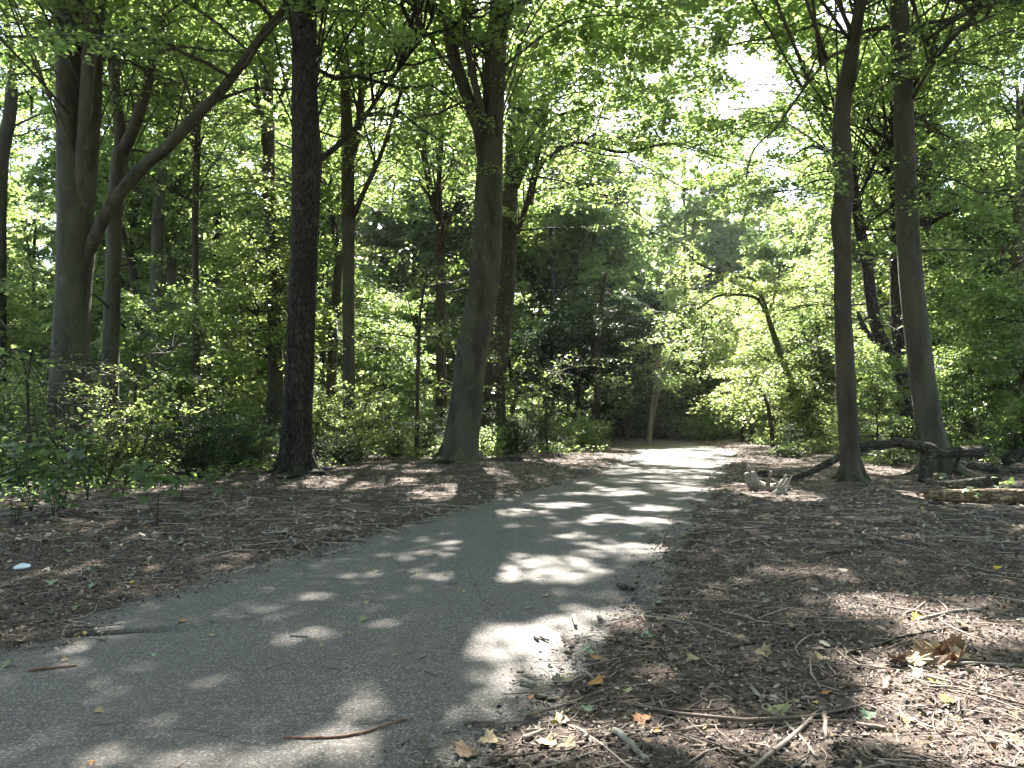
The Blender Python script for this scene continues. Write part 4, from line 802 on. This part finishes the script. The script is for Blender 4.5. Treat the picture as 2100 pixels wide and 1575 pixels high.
# ------------------------------------------------------------------ fallen wood on the right
def log(name, label, parts, mt, cat='fallen branch', ends=None):
    g = parts[0][0][0]; gx_, gy_ = float(g[0]), float(g[1]); o = (gx_, gy_, float(g[2])); m = MB()
    rgl = np.random.default_rng(len(label)); 
    for w, r in parts:
        w = np.asarray(w, float); q = rgl.integers(1, len(w)-1) if len(w) > 3 else 1; d_ = nrm(rgl.normal(0, 1, 3)+[0, 0, .6])
        if max(r) > .05: trunk_tube(m, [w[q], w[q]+d_*r[q]*1.3, w[q]+d_*r[q]*(2.6 if rgl.random() < .6 else 5)], [r[q]*.5, r[q]*.36, r[q]*.22], 8, .03, q, .3)
        for e_, n_ in ((w[-1], w[-2]), (w[0], w[1])):
            if max(r) > .05:
                t_ = nrm(e_-n_)
                for _ in range(7):
                    o_ = rgl.normal(0, .4, 3)*max(r); tubes(m, np.array([[e_+o_-t_*.1, e_+o_+t_*.02, e_+o_*1.1+t_*rgl.uniform(.04, .16)]]), np.array([[.02, .014, .003]]), 4)
    for w, r in parts: trunk_tube(m, w, r, 18, .05, int(abs(gx_)*10), .16, knob=.25)
    e = link(name, m.mesh(name, M[mt], o), None, o); return tag(e, label, cat)
def gl(pts, lift):                        # pixel points on the ground, lifted
    out = []
    for (a, b), h in zip(pts, lift):
        g = G(a, b); out.append([g[0], g[1], zat(g[0], g[1])+h])
    return np.array(out)
def at(Y, pts): return np.array([P(a, b, Y) for a, b in pts])
log('forked_log', 'thick crooked dead log ending in an antler-like fork by the path', [(at(14.3, [(1537, 968), (1541, 982), (1550, 996), (1572, 1003), (1592, 1003), (1608, 998)]), [.09, .12, .12, .11, .11, .12]),
    (at(13.6, [(1602, 1000), (1598, 1008), (1580, 1020), (1560, 1031)]), [.10, .07, .055, .03]), (at(13.5, [(1604, 1005), (1607, 1018), (1616, 1031)]), [.08, .06, .025]), (at(14.2, [(1603, 1003), (1606, 995), (1610, 985)]), [.09, .09, .07])], 'deadwood', 'fallen log')
log('fallen_branch', 'long curved fallen branch rising from the ground behind the kinked trunk', [(at(15.9, [(1560, 973), (1590, 976), (1622, 980), (1660, 968), (1700, 948), (1730, 932), (1770, 916), (1805, 912), (1838, 907), (1870, 912), (1905, 920), (1928, 930), (1970, 928), (2015, 926)]), [.02, .03, .045, .06, .065, .07, .075, .08, .08, .085, .10, .11, .115, .11]),
    (at(15.7, [(1912, 928), (1900, 950), (1893, 970), (1890, 990)]), [.10, .09, .08, .07])], 'barklog')
log('dark_log', 'short dark log with sawn end lying behind the peeled log', [(at(14.0, [(1938, 1000), (1965, 996), (2000, 990), (2045, 984)]), [.11, .11, .10, .08])], 'barklog', 'fallen log')
log('peeled_log', 'long straight orange-brown log with peeled bark, reaching the right edge', [(at(12.0, [(1900, 1014), (1950, 1017), (2010, 1019), (2070, 1018), (2150, 1017)]), [.07, .10, .115, .115, .11])], 'orangewood', 'fallen log')
log('fallen_branch', 'mossy fallen branch lying across the back at the right edge', [(at(19.5, [(2060, 945), (2085, 935), (2120, 930), (2160, 925)]), [.12, .14, .15, .15])], 'barklog')
log('fallen_stick', 'long thin pale stick between the kinked trunk and the dark log', [(at(15.8, [(1780, 990), (1850, 995), (1900, 989), (1960, 985), (2010, 980)]), [.012, .02, .018, .015, .01])], 'deadwood', 'stick')
log('fallen_stick', 'thin stick leaning on the long fallen branch', [(at(16.8, [(1940, 988), (1960, 960), (1985, 925)]), [.012, .012, .008])], 'deadwood', 'stick')
log('rotten_log', 'low dark rotten log right of the foot of the leaning beech', [(at(21.8, [(985, 942), (1010, 946), (1035, 944), (1068, 941)]), [.06, .09, .08, .05])], 'barklog', 'fallen log')
log('fallen_branch', 'dark fallen branch lying behind the peeled log at right', [(at(17.2, [(1955, 950), (2010, 958), (2060, 965), (2130, 968)]), [.05, .07, .07, .06])], 'barklog')

# marker post by the path
g = G(1523, 909); e = empty('marker_post', (g[0], g[1], zat(*g)), 'dark wooden waymarker post with an orange band near its top, beside the far path', 'post')
def box(mb, x0, x1, y0, y1, z0, z1, ch=.012):
    v = []
    for z, c in ((z0, 0), (z1-ch, 0), (z1, ch)): v += [(x0+c, y0+c, z), (x1-c, y0+c, z), (x1-c, y1-c, z), (x0+c, y1-c, z)]
    f = [(3, 2, 1, 0), (8, 9, 10, 11)]
    for a in (0, 4):
        for j in range(4): f.append((a+j, a+(j+1) % 4, a+4+(j+1) % 4, a+4+j))
    mb.add(v, np.array(f))
mb = MB(); box(mb, -.075, .075, -.075, .075, -.1, 1.08); link('post_shaft', mb.mesh('post_shaft', M['barklog'], smooth=False), e)
mb = MB(); box(mb, -.078, .078, -.078, .078, .93, 1.0, .001); link('colour_band', mb.mesh('colour_band', simple('orange paint', [(.3, (.45, .10, .03)), (.7, (.6, .2, .06))], 9, .6, .1), smooth=False), e)

# ------------------------------------------------------------------ litter
rng = np.random.default_rng(55)
def scatter(n, y0, y1, pw, spr, cond):
    y = y0+(y1-y0)*rng.random(n)**pw; x = rng.uniform(-1, 1, n)*(spr*y+1.0); d = pathdist(x, y); k = cond(d, x, y); return x[k], y[k]
off = lambda d, x, y: rng.random(len(d)) < ss(-.30, .15, d+.3*fbm(x*2, y*2, 2, 60))
def twigs(n, y0, y1, pw, lmin, lmax, r, mb):
    x, y = scatter(n, y0, y1, pw, .72, off); n = len(x); th = rng.uniform(0, math.pi, n); L = rng.uniform(lmin, lmax, n)**1
    t = np.linspace(-.5, .5, 5); bend = rng.normal(0, .12, (n, 1))*L[:, None]*(t**2*4-.5)[None]
    X_ = x[:, None]+np.cos(th)[:, None]*L[:, None]*t-np.sin(th)[:, None]*bend; Y_ = y[:, None]+np.sin(th)[:, None]*L[:, None]*t+np.cos(th)[:, None]*bend
    X_ += rng.normal(0, .02, X_.shape)*L[:, None]; Z_ = gh(X_.ravel(), Y_.ravel()).reshape(X_.shape); zc = np.maximum(Z_, -.004); zm = zc.max(1, keepdims=True)*.5+zc*.5
    rr = r*rng.uniform(.4, 1.3, (n, 1))*(1.1-np.abs(t)[None]*.8); tubes(mb, np.stack([X_, Y_, zm+rr*.8+rng.uniform(0, .012, (n, 1))], -1), rr, 5)
mb = MB(); twigs(9500, 2.6, 9, 1.0, .03, .2, .0026, mb); twigs(1100, 2.6, 12, 1.1, .2, .6, .0045, mb); twigs(4200, 8, 22, 1.1, .12, .6, .007, mb); twigs(50, 3, 14, 1, .5, 1.2, .008, mb)
tag(link('twig_litter', mb.mesh('twig_litter', M['twig'])), 'countless dead twigs scattered over the forest floor', 'twigs', kind='stuff')
def fleaves(n, y0, y1, pw, s0, s1, mb, T, cond=off, curl=.35):
    x, y = scatter(n, y0, y1, pw, .72, cond); n = len(x); th = rng.uniform(0, 6.28, n)
    p = np.stack([x, y, np.maximum(gh(x, y), 0)+rng.uniform(.002, .02, n)], -1)
    leaves(mb, p, np.array([0, 0, 1.])+rng.normal(0, curl, p.shape), np.stack([np.cos(th), np.sin(th), 0*th], -1), rng.uniform(s0, s1, n)*rng.uniform(.6, 1, n), T)
mb = MB(); fleaves(42000, 2.6, 9, 1.0, .012, .035, mb, T_R, curl=.6); fleaves(6500, 2.6, 10, 1.0, .025, .06, mb, T_6, curl=.6); fleaves(300, 3, 12, 1.0, .05, .095, mb, T_M, curl=.5)
fleaves(22000, 8, 26, 1.0, .04, .11, mb, T_R, curl=.5); fleaves(6000, 22, 45, 1.0, .08, .16, mb, T_R, curl=.4)
fleaves(5200, 2.8, 20, 1.2, .008, .026, mb, T_R, cond=lambda d, x, y: (d < 0) & (rng.random(len(d)) < np.exp(d*2.4)+.10), curl=.3)
tag(link('leaf_litter', mb.mesh('leaf_litter', M['litter'], smooth=False)), 'brown dead leaves and crumbs strewn over the forest floor', 'leaf litter', kind='stuff')
# crumbs of soil and husks
ph = np.array([[1, 0, 0], [-.9, 0, 0], [0, 1, 0], [0, -1, .1], [0, 0, .9], [0, 0, -.8], [.6, .6, .5], [-.6, .6, .4], [-.5, -.6, .5], [.6, -.6, .4]])
ico_f = np.array([[4, 0, 6], [4, 6, 2], [4, 2, 7], [4, 7, 1], [4, 1, 8], [4, 8, 3], [4, 3, 9], [4, 9, 0], [5, 6, 0], [5, 2, 6], [5, 7, 2], [5, 1, 7], [5, 8, 1], [5, 3, 8], [5, 9, 3], [5, 0, 9]])
x, y = scatter(15000, 2.6, 8.5, 1.0, .72, off); n = len(x); s = np.exp(rng.normal(-4.9, .42, n)); a = rng.uniform(0, 6.28, n)
v = ph[None]*rng.uniform(.7, 1.2, (n, 10, 1))*s[:, None, None]; v = np.stack([v[..., 0]*np.cos(a)[:, None]-v[..., 1]*np.sin(a)[:, None], v[..., 0]*np.sin(a)[:, None]+v[..., 1]*np.cos(a)[:, None], v[..., 2]*.8], -1)
v += np.stack([x, y, np.maximum(gh(x, y), -.003)+s*.4], -1)[:, None]; mb = MB(); mb.add(v.reshape(-1, 3), (ico_f[None]+(np.arange(n)*10)[:, None, None]).reshape(-1, 3))
tag(link('soil_crumbs', mb.mesh('soil_crumbs', M['clod'])), 'soil crumbs and nut husks on the near forest floor', 'soil crumbs', kind='stuff')

# single sticks, chips and leaves one can point at
def stick(pts, r, label, mt='twig', group=None, cat='stick', name='fallen_stick', h=0):
    w = gl(pts, [r*.9+h]*len(pts)); o = tuple(w[0]); m = MB(); c = catmull(w, max(6, len(pts)*4)); rg_ = np.random.default_rng(int(pts[0][0]))
    c[:, :2] += rg_.normal(0, r*.25, (len(c), 2)); rr = r*np.linspace(1.1, .75, len(c))*rg_.uniform(.88, 1.12, len(c)); tubes(m, c[None], rr[None], 8)
    return tag(link(name, m.mesh(name, M[mt], o), None, o), label, cat, group)
stick([(582, 1514), (640, 1515), (700, 1512), (750, 1502), (800, 1485), (846, 1473)], .007, 'long reddish stick lying on the asphalt at the bottom of the photo', 'redstick')
G1 = 'small sticks lying on the asphalt'
for pts, r, lab, mt in [([(60, 1376), (110, 1371), (158, 1366)], .008, 'dark stick on the asphalt at the far left', 'redstick'), ([(596, 1306), (630, 1308)], .010, 'short thick dark stick midway across the asphalt', 'twig'), ([(545, 1372), (570, 1364), (597, 1359)], .006, 'thin forked-looking twig left of the centre of the asphalt', 'twig'),
    ([(479, 1356), (484, 1368), (495, 1374)], .006, 'hook-shaped twig left of the thin twig', 'twig'), ([(661, 1355), (670, 1368), (700, 1373)], .005, 'curved twig right of the thin twig', 'twig'), ([(126, 1306), (134, 1290), (137, 1284)], .006, 'curled pale twig near the left verge', 'deadwood'),
    ([(922, 1335), (945, 1315)], .003, 'straight pale grass-like twig near the sunny patch', 'deadwood'), ([(855, 1352), (872, 1346)], .007, 'tan stub of twig at the sunny patch edge', 'deadwood'), ([(870, 1375), (900, 1386)], .005, 'dark twig lying in the trunk shadow', 'twig'),
    ([(1176, 1265), (1180, 1287)], .014, 'pale wood piece standing out in the sunny oval', 'deadwood'), ([(1228, 1266), (1235, 1274)], .014, 'dark wood stub right of the pale wood piece', 'twig'), ([(1096, 1305), (1104, 1314)], .014, 'wood lump left of the twig pair in the sun', 'deadwood'), ([(1108, 1307), (1124, 1315)], .011, 'twig stub touching the wood lump in the sun', 'deadwood'),
    ([(1268, 1203), (1300, 1212)], .020, 'thick dark bark-covered stick at the path edge', 'barklog'), ([(1070, 1398), (1096, 1408)], .015, 'flat pale wood chip near the verge', 'deadwood'), ([(1102, 1432), (1138, 1444)], .017, 'dark cylindrical wood piece near the verge', 'barklog'), ([(950, 1481), (1014, 1483)], .009, 'dark stick half across the trunk shadow', 'twig'),
    ([(1202, 1376), (1222, 1398), (1240, 1410)], .008, 'bent grey stick at the verge beside the sunny patch', 'deadwood'), ([(1072, 1524), (1115, 1510)], .014, 'stubby grey stick at the bottom verge', 'deadwood'), ([(824, 1525), (850, 1508)], .004, 'fine dark twig right of the long reddish stick', 'twig'), ([(1060, 1379), (1073, 1380)], .009, 'short dark crumb of stick on the asphalt near the verge', 'twig'),
    ([(360, 1580), (372, 1568)], .008, 'short dark twig at the bottom edge of the asphalt', 'twig'), ([(1415, 998), (1440, 1000), (1470, 1003)], .010, 'thin stick lying on the far right margin of the path', 'twig')]:
    stick(pts, r, lab, mt, G1)
G2 = 'larger sticks on the right-hand soil'
for pts, r, lab, mt in [([(1260, 1520), (1285, 1540), (1310, 1565), (1330, 1590)], .016, 'thick grey stick pointing down at the bottom edge', 'deadwood'), ([(1540, 1428), (1575, 1460), (1610, 1500), (1650, 1545), (1675, 1580)], .008, 'long pale stick running diagonally to the bottom edge', 'deadwood'), ([(1500, 1345), (1560, 1325), (1610, 1313), (1700, 1312)], .011, 'long bent branch in the shaded soil', 'barklog'),
    ([(1742, 1358), (1790, 1342), (1850, 1332), (1900, 1324), (1940, 1316)], .010, 'long dark branch left of the curled leaf pile', 'barklog'), ([(1765, 1120), (1800, 1122), (1825, 1130)], .018, 'curved branch at the back of the open soil', 'barklog'), ([(1690, 1150), (1740, 1147), (1765, 1148)], .012, 'dark stick behind the small sunlit patch', 'barklog'),
    ([(1720, 1178), (1750, 1176), (1770, 1178)], .009, 'bleached stick in the small sunlit patch', 'deadwood'), ([(1758, 1512), (1790, 1522), (1820, 1526)], .013, 'dark stick among crumbs at lower right', 'twig'), ([(1815, 1450), (1820, 1430), (1824, 1420)], .016, 'upright brown stub of stick in the sun', 'redstick'), ([(1645, 1452), (1675, 1453)], .013, 'short brown stub of stick in the shade', 'twig'),
    ([(1930, 1392), (1980, 1388), (2060, 1392), (2105, 1398)], .010, 'bleached stick running right from the leaf pile', 'deadwood'), ([(1900, 1290), (1960, 1280), (2010, 1275)], .012, 'stick above the curled leaf pile', 'deadwood'), ([(2060, 1148), (2050, 1125), (2030, 1115)], .008, 'thin curved pale stem at the right', 'deadwood'), ([(1400, 1520), (1440, 1505), (1495, 1500)], .011, 'dark stick on the soil at bottom centre', 'twig'), ([(1080, 1470), (1110, 1462), (1180, 1440), (1240, 1425)], .010, 'slanting stick crossing the verge', 'twig'), ([(1690, 1475), (1695, 1545)], .011, 'brown stick pointing at the viewer', 'twig')]:
    stick(pts, r, lab, mt, G2)
def fmat(name, c1, c2): return simple(name, [(.3, c1), (.7, c2)], 18, .7, .3)
M['f_green'] = fmat('fallen green leaf', (.16, .22, .13), (.25, .32, .20)); M['f_yellow'] = fmat('fallen yellow leaf', (.42, .30, .03), (.60, .42, .05)); M['f_tan'] = fmat('fallen tan leaf', (.22, .16, .09), (.34, .27, .16)); M['f_brown'] = fmat('fallen brown leaf', (.13, .08, .05), (.24, .16, .10)); M['f_olive'] = fmat('fallen olive leaf', (.13, .14, .06), (.24, .24, .12)); M['f_orange'] = fmat('fallen orange leaf', (.26, .12, .04), (.42, .20, .06))
def fallen(px_, py_, s, mt, label, group=None, T=T_M, seed=0, h=.008, tip=.0):
    g = G(px_, py_); rg_ = np.random.default_rng(int(px_*7+py_)); z0 = max(zat(*g), 0)+h; m = MB(); th = rg_.uniform(0, 6.28)
    v, f = T; v = v.copy(); v[:, 0] -= .5; k = rg_.uniform(.1, .45); v[:, 2] = v[:, 2]+k*(v[:, 1]**2)*1.6+k*.7*(v[:, 0]**2)
    dr = np.array([math.cos(th), math.sin(th), tip]); nor = np.array([rg_.normal(0, .25), -.15-tip, 1.]); leaves(m, np.zeros((1, 3)), nor[None], dr[None], [s*.72], (v, f))
    return tag(link('fallen_leaf', m.mesh('fallen_leaf', M[mt], smooth=False), None, (g[0], g[1], z0)), label, 'leaf', group)
CN = dict(f_green='green', f_yellow='yellow', f_tan='tan', f_brown='brown', f_olive='olive', f_orange='orange')
for px_, py_, s, mt, lab in [(182, 1180, .09, 'f_green', 'round pale green leaf on the left soil, above the lobed one'), (188, 1213, .14, 'f_green', 'lobed green leaf on the left soil, near the verge'), (105, 1203, .12, 'f_green', 'lobed green leaf on the left soil, farthest left of the green ones'), (183, 1232, .09, 'f_olive', 'olive leaf just below the lobed green leaf'), (143, 1143, .09, 'f_green', 'small green leaf on the left soil beyond the litter'), (425, 1124, .08, 'f_green', 'green leaf on the left soil beyond the asphalt verge'), (270, 1190, .07, 'f_green', 'green leaf near the left verge, right of the lobed ones'),
    (155, 1250, .12, 'f_olive', 'large olive leaf lying at the left verge'), (625, 1064, .13, 'f_green', 'pale green leaf by the left verge, before the furrowed trunk'), (295, 1165, .12, 'f_tan', 'tan lobed leaf pair on the left soil'), (270, 1209, .08, 'f_yellow', 'yellow leaf at the left verge'), (15, 1365, .11, 'f_olive', 'olive leaf at the left edge of the photo on asphalt'), (40, 1315, .09, 'f_tan', 'tan leaf on the asphalt near the left edge'), (210, 1310, .08, 'f_olive', 'olive leaf on the asphalt, right of the curled twig'), (376, 1276, .09, 'f_orange', 'narrow orange-tan leaf on the open asphalt'), (437, 1304, .06, 'f_tan', 'small tan leaf in the middle of the asphalt'), (315, 1345, .05, 'f_green', 'pale green leaf scrap on the asphalt'), (131, 1355, .06, 'f_tan', 'tan leaf above the dark stick at far left'),
    (205, 1460, .07, 'f_tan', 'tan leaf low on the left asphalt'), (188, 1568, .04, 'f_orange', 'orange leaf scrap at the bottom left'), (660, 1325, .05, 'f_tan', 'tan scrap right of the short thick stick'), (718, 1300, .06, 'f_olive', 'olive leaf in the middle of the asphalt'), (775, 1173, .10, 'f_olive', 'winged olive leaf on the asphalt behind the twin ovals'), (855, 1179, .07, 'f_olive', 'olive leaf right of the winged olive leaf'), (742, 1272, .10, 'f_olive', 'crumpled olive leaf left of the sunny ovals'), (750, 1237, .06, 'f_tan', 'upright pale leaf scrap on the asphalt'), (1082, 1248, .09, 'f_olive', 'long olive leaf between the two sunny patches'), (1118, 1223, .08, 'f_tan', 'tan lobed leaf between the two sunny patches'), (950, 1214, .04, 'f_yellow', 'small yellow scrap before the big sunny oval'), (1105, 1183, .06, 'f_tan', 'tan leaf inside the big sunny oval'), (810, 1345, .05, 'f_tan', 'pale leaf scrap near the shadow edge'), (840, 1337, .05, 'f_brown', 'brown leaf scrap near the shadow edge'),
    (1317, 1087, .10, 'f_olive', 'olive leaf far along the path'), (1265, 1100, .08, 'f_tan', 'tan leaf far along the path'), (1088, 1432, .05, 'f_orange', 'orange leaf scrap near the verge'), (1102, 1467, .05, 'f_orange', 'red-orange scrap at the lower verge'), (1208, 1338, .11, 'f_green', 'green lobed leaf at the right verge'), (1225, 1350, .10, 'f_orange', 'orange-brown leaf beside the green lobed verge leaf'), (1240, 1362, .12, 'f_brown', 'brown leaf below the green lobed verge leaf'), (1325, 1310, .12, 'f_green', 'grey-green leaf on the right soil'), (1350, 1237, .08, 'f_green', 'small green leaf on the right soil'), (1210, 1455, .11, 'f_green', 'grey-green lobed leaf on the lower soil'),
    (1290, 1433, .08, 'f_olive', 'olive leaf right of the verge'), (1572, 1245, .06, 'f_green', 'small green leaf in the shaded soil'), (1880, 1240, .05, 'f_olive', 'olive leaf far right of the soil'), (2045, 1185, .09, 'f_yellow', 'yellow-green leaf sprig at right'), (1565, 1355, .14, 'f_tan', 'large upright tan leaf in the shaded soil'), (1520, 1322, .12, 'f_tan', 'curled tan leaf above the upright tan leaf'), (1690, 1365, .11, 'f_tan', 'tan curled leaf at the edge of the sunlit soil'), (1418, 1372, .11, 'f_tan', 'tan crumpled leaf left in the shaded soil'), (1630, 1300, .11, 'f_tan', 'tan leaf beside the long bent branch'),
    (1918, 1425, .11, 'f_yellow', 'bright yellow leaf in the sunlit soil, nearest the leaf pile'), (1945, 1470, .09, 'f_yellow', 'bright yellow leaf nearer the viewer'), (1880, 1290, .12, 'f_yellow', 'orange-yellow leaf cluster above the leaf pile'), (2060, 1265, .08, 'f_orange', 'orange leaf at far right of the soil'), (1980, 1310, .07, 'f_orange', 'orange scrap above the leaf pile'), (1860, 1500, .09, 'f_orange', 'orange leaf in the lower sunlit soil'), (1690, 1445, .07, 'f_orange', 'orange scrap in the lower soil'), (1600, 1480, .15, 'f_olive', 'long folded olive-brown leaf across the long pale stick'), (1780, 1500, .10, 'f_green', 'dark green leaf in the lower sunlit soil'),
    (1150, 1395, .15, 'f_tan', 'crumpled tan leaf at the verge by the bent grey stick'), (1220, 1405, .13, 'f_orange', 'curled orange-brown leaf by the bent grey stick'), (1000, 1520, .13, 'f_tan', 'tan leaf in the trunk shadow at the bottom'), (960, 1545, .16, 'f_brown', 'big brown crumpled leaf at the bottom verge'), (1120, 1540, .13, 'f_tan', 'tan leaf flat at the bottom verge'), (1145, 1480, .13, 'f_tan', 'pale crumpled leaf above the bottom verge'), (1160, 1550, .13, 'f_tan', 'cream leaf with yellow edge at the bottom'), (1345, 1520, .05, 'f_orange', 'orange berry-like scrap at bottom centre')]:
    fallen(px_, py_, s, mt, lab, 'single leaves lying on path and soil', tip=.5 if 'upright' in lab else 0)
rgp = np.random.default_rng(5)
for k in range(20):
    a = rgp.uniform(-1, 1, 2); fallen(1895+a[0]*75, 1372+a[1]*22, rgp.uniform(.15, .25), ('f_brown', 'f_brown', 'f_tan')[k % 3], 'curled brown dead leaf in the heap on the sunlit soil', 'leaves of the curled brown heap', h=.01+.035*rgp.random(), tip=rgp.uniform(-1.2, 1.4))
g = G(42, 1181); m = MB(); w = np.array([[-.09, 0, .02], [0, .03, .03], [.09, .06, .035]]); trunk_tube(m, w*[.7, .7, 1], [.012, .03, .014], 10, .02, 3, .9)
mm, n_, out = mat('white paper'); p_ = N(n_, 'ShaderNodeBsdfPrincipled'); p_.inputs['Base Color'].default_value = (.75, .78, .85, 1); p_.inputs['Roughness'].default_value = .5; n_.links.new(p_.outputs[0], out.inputs[0])
tag(link('litter_scrap', m.mesh('litter_scrap', mm), None, (g[0], g[1], zat(*g))), 'crumpled white wrapper dropped on the soil at left', 'litter')

# ------------------------------------------------------------------ the damp air of the wood
hz = MB(); x0, x1, y0, y1, z0, z1 = -420., 420., -80., 720., -1.6, 34.
hz.add([(x0, y0, z0), (x1, y0, z0), (x1, y1, z0), (x0, y1, z0), (x0, y0, z1), (x1, y0, z1), (x1, y1, z1), (x0, y1, z1)], np.array([(3, 2, 1, 0), (4, 5, 6, 7), (0, 1, 5, 4), (1, 2, 6, 5), (2, 3, 7, 6), (3, 0, 4, 7)]))
hm, hn, ho = mat('haze'); pv = N(hn, 'ShaderNodeVolumePrincipled'); pv.inputs['Color'].default_value = (.93, .96, 1, 1); pv.inputs['Density'].default_value = .0003; pv.inputs['Anisotropy'].default_value = .3
hn.links.new(pv.outputs[0], ho.inputs['Volume'])
tag(link('haze', hz.mesh('haze', hm, smooth=False)), 'thin pale haze in the air between the trees', 'haze', kind='stuff')
